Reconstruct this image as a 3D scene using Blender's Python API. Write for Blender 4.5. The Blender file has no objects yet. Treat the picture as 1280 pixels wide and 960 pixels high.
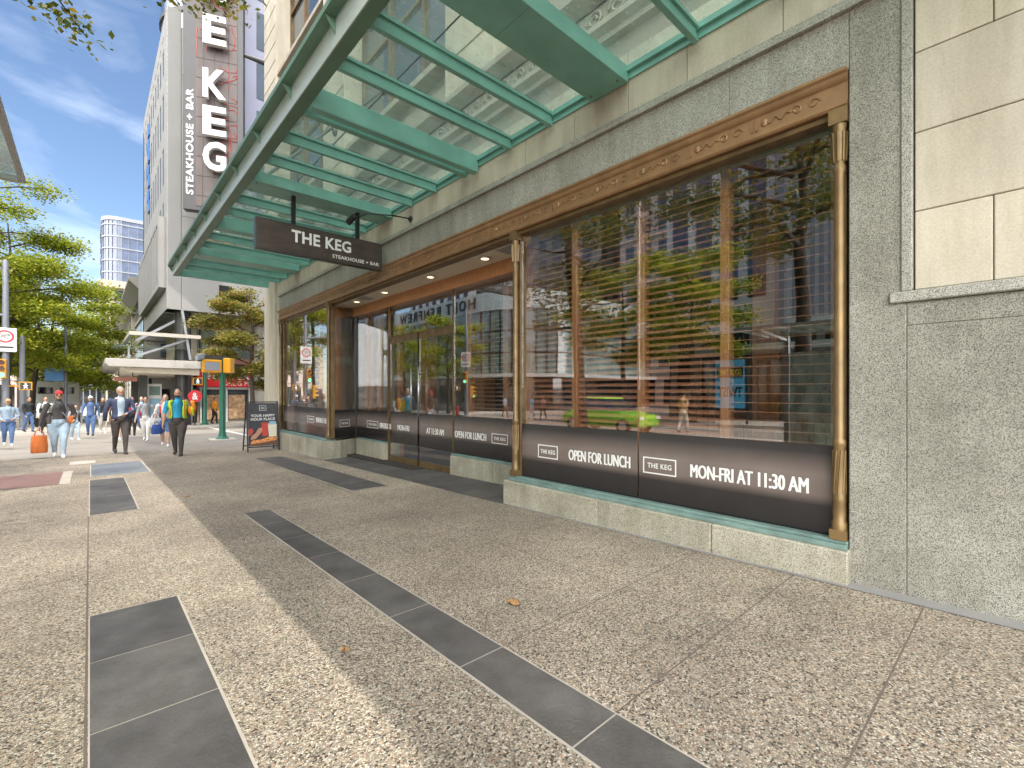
import bpy, bmesh, math, random
import numpy as np
from mathutils import Vector, Matrix
R = math.radians
rnd = random.Random(7)
sc = bpy.context.scene
COL = sc.collection

# ------------------------------------------------------------------ camera
cam_d = bpy.data.cameras.new("camera")
cam = bpy.data.objects.new("camera", cam_d); COL.objects.link(cam)
cam.location = (0, 0, 1.4)
cam.rotation_euler = (R(90), 0, R(-42.1))
cam_d.sensor_width = 36.0
cam_d.lens = 584 / 1280 * 36
cam_d.shift_y = 10 / 1280
cam_d.clip_start = 0.05
cam_d.clip_end = 3000
sc.camera = cam

# ------------------------------------------------------------------ light
SUN = Vector((0.125, -0.50, 1.0)).normalized()
el = math.asin(SUN.z)
world = bpy.data.worlds.new("World"); sc.world = world; world.use_nodes = True
wn, wl = world.node_tree.nodes, world.node_tree.links
for n in list(wn): wn.remove(n)
wo = wn.new("ShaderNodeOutputWorld"); bg = wn.new("ShaderNodeBackground")
sky = wn.new("ShaderNodeTexSky"); sky.sky_type = 'NISHITA'; sky.sun_disc = False
sky.sun_elevation = el; sky.sun_rotation = math.atan2(SUN.x, SUN.y)
sky.air_density = 1.0; sky.dust_density = 0.3; sky.ozone_density = 2.5
bg.inputs['Strength'].default_value = 0.115
# thin cirrus plus an unseen bright veil added behind and left of the camera to fill the shade
tc = wn.new("ShaderNodeTexCoord"); mp = wn.new("ShaderNodeMapping")
mp.inputs['Scale'].default_value = (1.3, 0.7, 5.0); mp.inputs['Rotation'].default_value = (0.15, -0.2, 0.6); mp.inputs['Location'].default_value = (0.3, 0.2, 0.9)
nz = wn.new("ShaderNodeTexNoise"); nz.inputs['Scale'].default_value = 1.9; nz.inputs['Detail'].default_value = 8; nz.inputs['Roughness'].default_value = 0.55
nz.inputs['Distortion'].default_value = 0.6
rp = wn.new("ShaderNodeValToRGB"); rp.color_ramp.elements[0].position = 0.52; rp.color_ramp.elements[1].position = 0.85
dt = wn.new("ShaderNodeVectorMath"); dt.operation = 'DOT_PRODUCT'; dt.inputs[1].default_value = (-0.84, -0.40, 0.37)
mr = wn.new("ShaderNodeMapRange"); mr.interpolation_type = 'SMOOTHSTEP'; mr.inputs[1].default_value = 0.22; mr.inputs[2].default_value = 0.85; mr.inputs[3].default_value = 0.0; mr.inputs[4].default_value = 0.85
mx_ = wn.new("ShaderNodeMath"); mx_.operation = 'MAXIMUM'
mxc = wn.new("ShaderNodeMix"); mxc.data_type = 'RGBA'
mf = wn.new("ShaderNodeMath"); mf.operation = 'MULTIPLY'; mf.inputs[1].default_value = 0.07
wl.new(tc.outputs['Generated'], mp.inputs['Vector']); wl.new(mp.outputs['Vector'], nz.inputs['Vector'])
wl.new(nz.outputs['Fac'], rp.inputs['Fac']); wl.new(rp.outputs['Color'], mf.inputs[0])
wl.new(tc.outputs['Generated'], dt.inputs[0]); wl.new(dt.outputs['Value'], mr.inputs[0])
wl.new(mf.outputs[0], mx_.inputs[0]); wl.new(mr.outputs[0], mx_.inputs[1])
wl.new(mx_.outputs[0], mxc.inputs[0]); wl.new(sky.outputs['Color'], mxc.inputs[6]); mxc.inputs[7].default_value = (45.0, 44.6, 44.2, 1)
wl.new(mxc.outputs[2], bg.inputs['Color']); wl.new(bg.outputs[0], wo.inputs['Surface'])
sun_d = bpy.data.lights.new("sun", 'SUN'); sun_d.energy = 2.0; sun_d.angle = R(0.53); sun_d.color = (1.0, 0.96, 0.885)
sun = bpy.data.objects.new("sun", sun_d); COL.objects.link(sun)
sun.rotation_euler = SUN.to_track_quat('Z', 'Y').to_euler(); sun.location = (5, -10, 40)
vs = sc.view_settings
vs.view_transform = 'Standard'; vs.look = 'None'; vs.gamma = 1.0; vs.use_curve_mapping = False
vs.exposure = 0.94
cy = sc.cycles
cy.max_bounces = 8; cy.diffuse_bounces = 4; cy.glossy_bounces = 4; cy.transmission_bounces = 4; cy.transparent_max_bounces = 16
cy.caustics_reflective = False; cy.caustics_refractive = False
cy.use_denoising = True; cy.sample_clamp_indirect = 6.0

# ------------------------------------------------------------------ materials
def new_mat(name):
    m = bpy.data.materials.new(name); m.use_nodes = True
    nt = m.node_tree; b = nt.nodes['Principled BSDF']
    return m, nt, b
def ramp(nt, stops, interp='LINEAR'):
    r = nt.nodes.new("ShaderNodeValToRGB"); cr = r.color_ramp; cr.interpolation = interp
    f = lambda c: (*c, 1) if len(c) == 3 else c
    cr.elements[1].position = stops[-1][0]; cr.elements[1].color = f(stops[-1][1])
    cr.elements[0].position = stops[0][0]; cr.elements[0].color = f(stops[0][1])
    for p, c in stops[1:-1]:
        e = cr.elements.new(p); e.color = f(c)
    return r
def coords(nt, scale=(1, 1, 1)):
    t = nt.nodes.new("ShaderNodeTexCoord"); m = nt.nodes.new("ShaderNodeMapping"); m.inputs['Scale'].default_value = scale
    nt.links.new(t.outputs['Object'], m.inputs['Vector']); return m.outputs['Vector']
def noise(nt, vec, scale, detail=4, rough=0.55):
    n = nt.nodes.new("ShaderNodeTexNoise"); n.inputs['Scale'].default_value = scale; n.inputs['Detail'].default_value = detail
    n.inputs['Roughness'].default_value = rough
    if vec is not None: nt.links.new(vec, n.inputs['Vector'])
    return n.outputs['Fac']
def mixc(nt, fac, a, b, mode='MIX'):
    m = nt.nodes.new("ShaderNodeMix"); m.data_type = 'RGBA'; m.blend_type = mode
    for s, v in ((0, fac), (6, a), (7, b)):
        if hasattr(v, 'links') or hasattr(v, 'is_linked'): nt.links.new(v, m.inputs[s])
        else: m.inputs[s].default_value = v if s == 0 else ((*v, 1) if len(v) == 3 else v)
    return m.outputs[2]
def bump(nt, b, h, strength=0.3, dist=0.01):
    n = nt.nodes.new("ShaderNodeBump"); n.inputs['Strength'].default_value = strength; n.inputs['Distance'].default_value = dist
    nt.links.new(h, n.inputs['Height']); nt.links.new(n.outputs['Normal'], b.inputs['Normal'])
def mul(c, k): return tuple(min(1, x * k) for x in c)
MATS = {}
def paint(name, c, rough=0.5, metal=0.0, var=0.12, scale=3.0, bmp=0.0, bscale=40, stretch=(1, 1, 1), spec=None, isl=0.0):
    """plain coloured surface with uneven tone"""
    if name in MATS: return MATS[name]
    m, nt, b = new_mat(name); v = coords(nt, stretch)
    r = ramp(nt, [(0.25, mul(c, 1 - var)), (0.75, mul(c, 1 + var))])
    nt.links.new(noise(nt, v, scale, 6), r.inputs['Fac']); o = r.outputs['Color']
    if isl:                                            # each block or tile its own tone, plus fine grain
        g = nt.nodes.new("ShaderNodeNewGeometry"); ri = ramp(nt, [(0.0, (1 - isl, 1 - isl, 1 - isl * .9)), (1.0, (1 + isl * .6, 1 + isl * .6, 1 + isl * .5))]); nt.links.new(g.outputs['Random Per Island'], ri.inputs['Fac'])
        o = mixc(nt, 1.0, o, ri.outputs['Color'], 'MULTIPLY')
        fg = ramp(nt, [(.3, (.88, .88, .87)), (.7, (1.08, 1.08, 1.08))]); nt.links.new(noise(nt, v, 70, 3, .7), fg.inputs['Fac']); o = mixc(nt, 1.0, o, fg.outputs['Color'], 'MULTIPLY')
        v3 = coords(nt, (3.2, 3.2, .5)); sk = ramp(nt, [(.40, (.86, .85, .82)), (.58, (1, 1, 1))]); nt.links.new(noise(nt, v3, 1.4, 7, .65), sk.inputs['Fac']); o = mixc(nt, 1.0, o, sk.outputs['Color'], 'MULTIPLY')
    nt.links.new(o, b.inputs['Base Color'])
    b.inputs['Roughness'].default_value = rough; b.inputs['Metallic'].default_value = metal
    if spec is not None: b.inputs['Specular IOR Level'].default_value = spec
    if bmp: bump(nt, b, noise(nt, v, bscale, 4), bmp, 0.01)
    MATS[name] = m; return m
def granite(name, c, contrast=0.5, scale=130, rough=0.6, stain=0.25, dark_low=False):
    m, nt, b = new_mat(name); v = coords(nt)
    vo = nt.nodes.new("ShaderNodeTexVoronoi"); vo.inputs['Scale'].default_value = scale; nt.links.new(v, vo.inputs['Vector'])
    sep = nt.nodes.new("ShaderNodeSeparateColor"); nt.links.new(vo.outputs['Color'], sep.inputs[0])
    r = ramp(nt, [(0.0, mul(c, 1 - contrast)), (0.22, mul(c, 1 - contrast * 0.75)), (0.36, c), (0.75, mul(c, 1.12)), (1.0, mul(c, 1 + contrast * 0.55))])
    nt.links.new(sep.outputs[0], r.inputs['Fac'])
    st = ramp(nt, [(0.3, (1 - stain, 1 - stain, 1 - stain * 1.1)), (0.65, (1, 1, 1))])
    nt.links.new(noise(nt, v, 1.7, 6, 0.6), st.inputs['Fac'])
    o = mixc(nt, 1.0, r.outputs['Color'], st.outputs['Color'], 'MULTIPLY')
    g = nt.nodes.new("ShaderNodeNewGeometry"); ri = ramp(nt, [(0.0, (.88, .88, .87)), (1.0, (1.08, 1.08, 1.07))]); nt.links.new(g.outputs['Random Per Island'], ri.inputs['Fac']); o = mixc(nt, 1.0, o, ri.outputs['Color'], 'MULTIPLY')
    v3 = coords(nt, (5, 5, .45)); sk = ramp(nt, [(.38, (.80, .79, .76)), (.58, (1, 1, 1))]); nt.links.new(noise(nt, v3, 1.1, 7, .65), sk.inputs['Fac']); o = mixc(nt, .8, o, mixc(nt, 1.0, o, sk.outputs['Color'], 'MULTIPLY'))
    if dark_low:
        st2 = ramp(nt, [(0.36, (0.62, 0.61, 0.59)), (0.62, (1, 1, 1))]); v2 = coords(nt, (1, 0.6, 0.9))
        nt.links.new(noise(nt, v2, 0.9, 8, 0.65), st2.inputs['Fac'])
        o = mixc(nt, 1.0, o, st2.outputs['Color'], 'MULTIPLY')
    nt.links.new(o, b.inputs['Base Color']); b.inputs['Roughness'].default_value = rough
    bump(nt, b, sep.outputs[1], 0.12, 0.004)
    MATS[name] = m; return m
def aggregate(name, stops, scale=118, stain=0.24):
    m, nt, b = new_mat(name); v = coords(nt)
    vo = nt.nodes.new("ShaderNodeTexVoronoi"); vo.inputs['Scale'].default_value = scale; nt.links.new(v, vo.inputs['Vector'])
    ve = nt.nodes.new("ShaderNodeTexVoronoi"); ve.feature = 'DISTANCE_TO_EDGE'; ve.inputs['Scale'].default_value = scale; nt.links.new(v, ve.inputs['Vector'])
    sep = nt.nodes.new("ShaderNodeSeparateColor"); nt.links.new(vo.outputs['Color'], sep.inputs[0])
    r = ramp(nt, stops, 'CONSTANT'); nt.links.new(sep.outputs[0], r.inputs['Fac'])
    e = ramp(nt, [(0.02, (0.50, 0.46, 0.40)), (0.14, (1, 1, 1))]); nt.links.new(ve.outputs['Distance'], e.inputs['Fac'])
    o = mixc(nt, 1.0, r.outputs['Color'], e.outputs['Color'], 'MULTIPLY')
    st = ramp(nt, [(0.32, (1 - stain, 1 - stain, 1 - stain)), (0.62, (1, 1, 1))]); nt.links.new(noise(nt, v, 1.1, 8, 0.62), st.inputs['Fac'])
    o = mixc(nt, 1.0, o, st.outputs['Color'], 'MULTIPLY')
    # chewing-gum spots and drips
    sp = ramp(nt, [(0.0, (0.45, 0.45, 0.45)), (0.045, (0.6, 0.6, 0.6)), (0.06, (1, 1, 1))])
    vs_ = nt.nodes.new("ShaderNodeTexVoronoi"); vs_.inputs['Scale'].default_value = 0.9; nt.links.new(v, vs_.inputs['Vector'])
    nt.links.new(vs_.outputs['Distance'], sp.inputs['Fac'])
    o = mixc(nt, 0.6, o, mixc(nt, 1.0, o, sp.outputs['Color'], 'MULTIPLY'))
    sp2 = ramp(nt, [(0.0, (0.5, 0.5, 0.5)), (0.05, (0.62, 0.62, 0.62)), (0.075, (1, 1, 1))])
    vq = nt.nodes.new("ShaderNodeTexVoronoi"); vq.inputs['Scale'].default_value = 2.7; nt.links.new(v, vq.inputs['Vector']); nt.links.new(vq.outputs['Distance'], sp2.inputs['Fac'])
    o = mixc(nt, 0.7, o, mixc(nt, 1.0, o, sp2.outputs['Color'], 'MULTIPLY'))
    big = ramp(nt, [(0.38, (0.74, 0.73, 0.72)), (0.6, (1.06, 1.05, 1.03))]); nt.links.new(noise(nt, v, 0.33, 5, 0.6), big.inputs['Fac'])
    o = mixc(nt, 1.0, o, big.outputs['Color'], 'MULTIPLY')
    nt.links.new(o, b.inputs['Base Color']); b.inputs['Roughness'].default_value = 0.75
    bump(nt, b, ve.outputs['Distance'], 0.5, 0.006)
    MATS[name] = m; return m
def glass(name, refl=0.12, tint=(0.9, 0.93, 0.92), rough=0.0, dirt=0.0, ior=1.5, dirtcol=(0.6, 0.62, 0.58), wave=0.0):
    m, nt, b = new_mat(name); nt.nodes.remove(b); out = nt.nodes['Material Output']
    tr = nt.nodes.new("ShaderNodeBsdfTransparent"); tr.inputs[0].default_value = (*tint, 1)
    gl = nt.nodes.new("ShaderNodeBsdfGlossy"); gl.inputs['Roughness'].default_value = rough; gl.inputs['Color'].default_value = (1, 1, 1, 1)
    ge = nt.nodes.new("ShaderNodeNewGeometry"); dp = nt.nodes.new("ShaderNodeVectorMath"); dp.operation = 'DOT_PRODUCT'
    nt.links.new(ge.outputs['Incoming'], dp.inputs[0]); nt.links.new(ge.outputs['Normal'], dp.inputs[1])
    def mth(op, a, b=None):
        q = nt.nodes.new("ShaderNodeMath"); q.operation = op; q.use_clamp = op == 'MULTIPLY_ADD'
        for i, x in enumerate((a, b)):
            if x is None: continue
            if hasattr(x, 'is_linked'): nt.links.new(x, q.inputs[i])
            else: q.inputs[i].default_value = x
        return q
    p5 = mth('POWER', mth('SUBTRACT', 1.0, mth('ABSOLUTE', dp.outputs['Value']).outputs[0]).outputs[0], 5.0)   # Schlick, same from both sides of the pane
    ad = mth('MULTIPLY_ADD', p5.outputs[0], 1 - refl); ad.inputs[2].default_value = refl
    mx = nt.nodes.new("ShaderNodeMixShader"); nt.links.new(ad.outputs[0], mx.inputs[0]); nt.links.new(tr.outputs[0], mx.inputs[1]); nt.links.new(gl.outputs[0], mx.inputs[2])
    if wave:
        bn = nt.nodes.new("ShaderNodeBump"); bn.inputs['Strength'].default_value = wave; bn.inputs['Distance'].default_value = 0.02
        nt.links.new(noise(nt, coords(nt), 1.3, 1), bn.inputs['Height']); nt.links.new(bn.outputs[0], gl.inputs['Normal'])
    last = mx.outputs[0]
    if dirt:
        df = nt.nodes.new("ShaderNodeBsdfDiffuse"); df.inputs[0].default_value = (*dirtcol, 1)
        tl = nt.nodes.new("ShaderNodeBsdfTranslucent"); tl.inputs[0].default_value = (*dirtcol, 1)
        m1 = nt.nodes.new("ShaderNodeMixShader"); m1.inputs[0].default_value = 0.5
        nt.links.new(df.outputs[0], m1.inputs[1]); nt.links.new(tl.outputs[0], m1.inputs[2])
        v = coords(nt, (0.6, 2.2, 1))
        rr = ramp(nt, [(0.35, (dirt * 0.45,) * 3), (0.75, (min(1, dirt * 1.6),) * 3)]); nt.links.new(noise(nt, v, 2.3, 8, 0.65), rr.inputs['Fac'])
        vo = nt.nodes.new("ShaderNodeTexVoronoi"); vo.inputs['Scale'].default_value = 11; vo.inputs['Randomness'].default_value = 1
        nt.links.new(v, vo.inputs['Vector'])
        r2 = ramp(nt, [(0.0, (0.40,) * 3), (0.10, (0.35,) * 3), (0.17, (0.0,) * 3)]); nt.links.new(vo.outputs['Distance'], r2.inputs['Fac'])
        sm = nt.nodes.new("ShaderNodeMath"); sm.operation = 'ADD'; sm.use_clamp = True
        nt.links.new(rr.outputs['Color'], sm.inputs[0]); nt.links.new(r2.outputs['Color'], sm.inputs[1])
        m2 = nt.nodes.new("ShaderNodeMixShader"); nt.links.new(sm.outputs[0], m2.inputs[0]); nt.links.new(last, m2.inputs[1]); nt.links.new(m1.outputs[0], m2.inputs[2])
        last = m2.outputs[0]
    nt.links.new(last, out.inputs['Surface']); MATS[name] = m; return m
def wood(name, c, rough=0.35):
    m, nt, b = new_mat(name); v = coords(nt, (6, 6, 1))
    r = ramp(nt, [(0.3, mul(c, 0.62)), (0.55, c), (0.8, mul(c, 1.3))]); nt.links.new(noise(nt, v, 6, 8, 0.6), r.inputs['Fac'])
    nt.links.new(r.outputs['Color'], b.inputs['Base Color']); b.inputs['Roughness'].default_value = rough
    MATS[name] = m; return m
def leafmat(name, cols, trans=0.35):
    m, nt, b = new_mat(name); out = nt.nodes['Material Output']
    g = nt.nodes.new("ShaderNodeNewGeometry")
    r = ramp(nt, cols); nt.links.new(g.outputs['Random Per Island'], r.inputs['Fac'])
    nz_ = ramp(nt, [(0.35, (0.62, 0.66, 0.55)), (0.65, (1.15, 1.12, 1.05))]); nt.links.new(noise(nt, coords(nt), 0.8, 3), nz_.inputs['Fac'])
    c = mixc(nt, 1.0, r.outputs['Color'], nz_.outputs['Color'], 'MULTIPLY')
    nt.links.new(c, b.inputs['Base Color']); b.inputs['Roughness'].default_value = 0.5
    tl = nt.nodes.new("ShaderNodeBsdfTranslucent"); nt.links.new(c, tl.inputs[0])
    mx = nt.nodes.new("ShaderNodeMixShader"); mx.inputs[0].default_value = trans
    nt.links.new(b.outputs[0], mx.inputs[1]); nt.links.new(tl.outputs[0], mx.inputs[2]); nt.links.new(mx.outputs[0], out.inputs['Surface'])
    MATS[name] = m; return m
def emit(name, c, s):
    m, nt, b = new_mat(name); b.inputs['Base Color'].default_value = (*c, 1); b.inputs['Emission Color'].default_value = (*c, 1); b.inputs['Emission Strength'].default_value = s
    MATS[name] = m; return m

STONES = [(0.0, (0.06, 0.05, 0.042)), (0.08, (0.17, 0.143, 0.113)), (0.20, (0.35, 0.295, 0.222)), (0.36, (0.50, 0.43, 0.33)), (0.53, (0.28, 0.248, 0.205)), (0.66, (0.61, 0.545, 0.44)), (0.79, (0.46, 0.315, 0.222)), (0.87, (0.38, 0.34, 0.29)), (0.94, (0.70, 0.64, 0.55))]
aggregate("aggregate_paving", STONES)
granite("granite_grey", (0.345, 0.33, 0.29), 0.78, 250, 0.55, 0.22)
granite("granite_wall", (0.325, 0.31, 0.265), 0.80, 250, 0.6, 0.25, True)
granite("granite_plinth", (0.37, 0.345, 0.275), 0.55, 180, 0.6, 0.38)
paint("limestone", (0.485, 0.43, 0.345), 0.8, 0, 0.10, 1.3, 0.2, 45, isl=.10)
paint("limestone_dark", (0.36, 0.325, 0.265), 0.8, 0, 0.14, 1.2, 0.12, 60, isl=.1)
paint("joint_dark", (0.24, 0.21, 0.17), 0.9)
paint("asphalt", (0.25, 0.222, 0.185), 0.85, 0, 0.2, 0.6, 0.3, 120)
paint("dark_tile", (0.098, 0.090, 0.085), 0.55, 0, 0.35, 3.5, 0.35, 60, isl=.2)
paint("blue_tile", (0.17, 0.185, 0.20), 0.5, 0, 0.15, 2.5)
paint("red_tile", (0.22, 0.125, 0.105), 0.6, 0, 0.15, 2.5)
paint("pale_concrete", (0.46, 0.42, 0.36), 0.8, 0, 0.12, 1.5, 0.15, 70)
paint("wall_strip", (0.23, 0.22, 0.21), 0.7, 0, 0.2, 2.0)
paint("road_paint", (0.72, 0.70, 0.66), 0.7, 0, 0.15, 2)
paint("seam", (0.13, 0.10, 0.08), 0.9)
paint("grout", (0.42, 0.37, 0.31), 0.9)
paint("bronze", (0.29, 0.165, 0.08), 0.45, 0.45, 0.25, 5, 0.1, 60)
paint("bronze_dark", (0.17, 0.11, 0.05), 0.45, 0.5, 0.35, 7, 0.1, 60)
paint("bronze_column", (0.20, 0.13, 0.055), 0.45, 0.45, 0.3, 6)
paint("verdigris", (0.15, 0.225, 0.20), 0.55, 0.1, 0.3, 6)
paint("teal_steel", (0.17, 0.37, 0.32), 0.38, 0.0, 0.2, 2.6, spec=0.6)
paint("teal_flange", (0.11, 0.20, 0.145), 0.45, 0.0, 0.15, 2.0)
paint("teal_skylit", (0.40, 0.46, 0.42), 0.30, 0.1, 0.12, 1.5)  # green fascia paint made paler, with the web's sky reflection in its colour
paint("black_metal", (0.02, 0.02, 0.022), 0.4, 0.3)
paint("dark_metal", (0.06, 0.058, 0.055), 0.4, 0.5)
paint("grey_metal", (0.34, 0.35, 0.36), 0.42, 0.5, 0.1)
paint("steel", (0.5, 0.5, 0.5), 0.3, 0.9, 0.1)
paint("white_paint", (0.66, 0.66, 0.64), 0.5, 0, 0.06)
paint("letter_white", (0.66, 0.655, 0.63), 0.5, 0, 0.03)
paint("cream_soffit", (0.80, 0.74, 0.62), 0.7, 0, 0.05)
paint("sign_brown", (0.055, 0.042, 0.035), 0.3, 0, 0.35, 4, stretch=(1, 1, 3))
paint("film_dark", (0.028, 0.024, 0.023), 0.22, 0, 0.1)
wood("wood_frame", (0.42, 0.19, 0.08), 0.35)
wood("wood_slat", (0.45, 0.205, 0.105), 0.3)
wood("wood_dark", (0.06, 0.03, 0.017), 0.5)
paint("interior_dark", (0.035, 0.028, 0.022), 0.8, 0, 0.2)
glass("shop_glass", 0.20, (0.985, 0.99, 0.985), wave=0.035, ior=1.55)
glass("canopy_glass", 0.05, (0.74, 0.82, 0.78), dirt=0.20, wave=0.0, dirtcol=(0.34, 0.38, 0.34))
glass("shelter_glass", 0.06, (0.45, 0.52, 0.46), dirt=0.3)
def mirror_glass(name, c, rough=0.03, refl=0.9, cols=None):
    m, nt, b = new_mat(name); v = coords(nt)
    r = ramp(nt, [(0.3, mul(c, 0.55)), (0.7, mul(c, 1.35))]); nt.links.new(noise(nt, v, 0.55, 2), r.inputs['Fac'])
    nt.links.new(r.outputs['Color'], b.inputs['Base Color']); b.inputs['Roughness'].default_value = rough
    b.inputs['Metallic'].default_value = 0.0; b.inputs['IOR'].default_value = 1.5 + refl
    MATS[name] = m; return m
mirror_glass("window_glass", (0.05, 0.065, 0.075), 0.04, 0.45)
mirror_glass("blue_glass", (0.05, 0.07, 0.125), 0.06, 0.3)
mirror_glass("green_glass", (0.24, 0.31, 0.28), 0.08, 0.5)
mirror_glass("dark_glass", (0.02, 0.022, 0.024), 0.05, 0.3)
paint("tower_stone", (0.26, 0.252, 0.235), 0.75, 0, 0.08, 0.5)
paint("tower_stone_dark", (0.24, 0.225, 0.20), 0.8, 0, 0.1, 0.5)
paint("cream_stone", (0.46, 0.40, 0.31), 0.8, 0, 0.08, 0.4)
paint("pink_stone", (0.55, 0.42, 0.36), 0.8, 0, 0.08, 0.4)
paint("grey_panel", (0.24, 0.255, 0.29), 0.5, 0, 0.06, 0.4)
paint("lavender_panel", (0.26, 0.26, 0.34), 0.5, 0, 0.05, 0.4)
paint("brick_red", (0.30, 0.13, 0.09), 0.8, 0, 0.2, 2)
paint("bark", (0.075, 0.058, 0.045), 0.9, 0, 0.4, 9, 0.6, 30, stretch=(1, 1, 0.3))
GREENS = [(0.0, (0.14, 0.21, 0.018)), (0.35, (0.29, 0.36, 0.028)), (0.7, (0.44, 0.47, 0.04)), (1.0, (0.56, 0.49, 0.06))]
leafmat("leaf_green", GREENS, .5)
leafmat("leaf_amber", [(0.0, (0.10, 0.14, 0.018)), (0.35, (0.20, 0.22, 0.03)), (0.7, (0.32, 0.25, 0.05)), (1.0, (0.42, 0.22, 0.07))], .45)
leafmat("leaf_dark", [(0.0, (0.04, 0.06, 0.01)), (0.5, (0.12, 0.16, 0.02)), (0.85, (0.26, 0.25, 0.03)), (1.0, (0.44, 0.30, 0.03))])

# ------------------------------------------------------------------ mesh helper
def gz(y): return -0.018 * y
class MB:
    def __init__(s): s.v = []; s.f = []; s.m = []; s.cm = 0
    def mat(s, i): s.cm = i; return s
    def face(s, pts):
        b = len(s.v); s.v.extend(tuple(p) for p in pts); s.f.append(tuple(range(b, b + len(pts)))); s.m.append(s.cm)
    def raw(s, vs, fs):
        b = len(s.v); s.v.extend(tuple(p) for p in vs)
        for f in fs: s.f.append(tuple(i + b for i in f)); s.m.append(s.cm)
    def box(s, x0, x1, y0, y1, z0, z1):
        x0, x1 = min(x0, x1), max(x0, x1); y0, y1 = min(y0, y1), max(y0, y1); z0, z1 = min(z0, z1), max(z0, z1)
        s.raw([(x0, y0, z0), (x1, y0, z0), (x1, y1, z0), (x0, y1, z0), (x0, y0, z1), (x1, y0, z1), (x1, y1, z1), (x0, y1, z1)],
              [(3, 2, 1, 0), (4, 5, 6, 7), (0, 1, 5, 4), (1, 2, 6, 5), (2, 3, 7, 6), (3, 0, 4, 7)]); return s
    def obox(s, c, ax, ay, az):
        c, ax, ay, az = Vector(c), Vector(ax), Vector(ay), Vector(az)
        p = [c + ax * i + ay * j + az * k for k in (-1, 1) for j in (-1, 1) for i in (-1, 1)]
        s.raw(p, [(0, 2, 3, 1), (4, 5, 7, 6), (0, 1, 5, 4), (1, 3, 7, 5), (3, 2, 6, 7), (2, 0, 4, 6)]); return s
    def bar(s, a, b, w, h=None, up=(0, 0, 1)):
        a, b = Vector(a), Vector(b); d = (b - a); n = d.normalized(); u = Vector(up)
        if abs(n.dot(u)) > 0.98: u = Vector((1, 0, 0))
        x = n.cross(u).normalized(); u = x.cross(n)
        return s.obox((a + b) / 2, d / 2, x * w / 2, u * (h or w) / 2)
    def tube(s, path, rad, n=8, caps=True):
        path = [Vector(p) for p in path]; N = len(path)
        if not hasattr(rad, '__len__'): rad = [rad] * N
        rings = []; prev = None
        for i, p in enumerate(path):
            d = (path[min(i + 1, N - 1)] - path[max(i - 1, 0)]).normalized()
            if prev is None:
                u = Vector((0, 0, 1)) if abs(d.z) < 0.9 else Vector((1, 0, 0)); x = d.cross(u).normalized()
            else:
                x = prev - d * prev.dot(d); x = x.normalized() if x.length > 1e-6 else d.orthogonal().normalized()
            prev = x; y = d.cross(x)
            r = rad[i]; rx, ry = r if hasattr(r, '__len__') else (r, r)
            rings.append([p + x * rx * math.cos(2 * math.pi * k / n) + y * ry * math.sin(2 * math.pi * k / n) for k in range(n)])
        vs = [q for ring in rings for q in ring]; fs = []
        for i in range(N - 1):
            for k in range(n):
                a = i * n + k; b = i * n + (k + 1) % n; fs.append((a, b, b + n, a + n))
        if caps: fs.append(tuple(reversed(range(n)))); fs.append(tuple((N - 1) * n + k for k in range(n)))
        s.raw(vs, fs); return s
    def lathe(s, base, prof, n=16):
        return s.tube([Vector(base) + Vector((0, 0, z)) for r, z in prof], [max(r, 1e-4) for r, z in prof], n)
    def ell(s, c, rx, ry, rz, nu=14, nv=9, rot=None):
        vs = []; fs = []; c = Vector(c)
        for j in range(1, nv):
            t = math.pi * j / nv
            for i in range(nu):
                p = 2 * math.pi * i / nu; q = Vector((rx * math.sin(t) * math.cos(p), ry * math.sin(t) * math.sin(p), rz * math.cos(t)))
                vs.append(c + (rot @ q if rot else q))
        top = len(vs); e = Vector((0, 0, rz)); e = rot @ e if rot else e; vs += [c + e, c - e]
        for j in range(nv - 2):
            for i in range(nu):
                a = j * nu + i; b = j * nu + (i + 1) % nu; fs.append((a, a + nu, b + nu, b))
        for i in range(nu):
            fs.append((top, i, (i + 1) % nu)); a = (nv - 2) * nu; fs.append((top + 1, a + (i + 1) % nu, a + i))
        s.raw(vs, fs); return s
    def prism(s, poly, axis, t0, t1):
        """poly: 2D list; axis 'x': (y,z), 'y': (x,z), 'z': (x,y)"""
        def P(a, b, t): return {'x': (t, a, b), 'y': (a, t, b), 'z': (a, b, t)}[axis]
        n = len(poly); vs = [P(a, b, t0) for a, b in poly] + [P(a, b, t1) for a, b in poly]
        fs = [tuple(range(n)), tuple(reversed(range(n, 2 * n)))] + [(i, i + n, (i + 1) % n + n, (i + 1) % n) for i in range(n)]
        s.raw(vs, fs); return s
    def text(s, t, M, w=None, h=None, depth=0.004, bold=0.0, spacing=1.0, align='C'):
        vs, fs = text_mesh(t, bold, spacing)
        a = np.array(vs); mn, mx = a.min(0), a.max(0)
        sx = w / (mx[0] - mn[0]) if w else None; sy = h / (mx[1] - mn[1]) if h else None
        if sx is None: sx = sy
        if sy is None: sy = sx
        ox = {'C': (mn[0] + mx[0]) / 2, 'L': mn[0], 'R': mx[0]}[align]; oy = (mn[1] + mx[1]) / 2
        s.raw([M @ Vector(((x - ox) * sx, (y - oy) * sy, z * depth)) for x, y, z in vs], fs); return s
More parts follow.
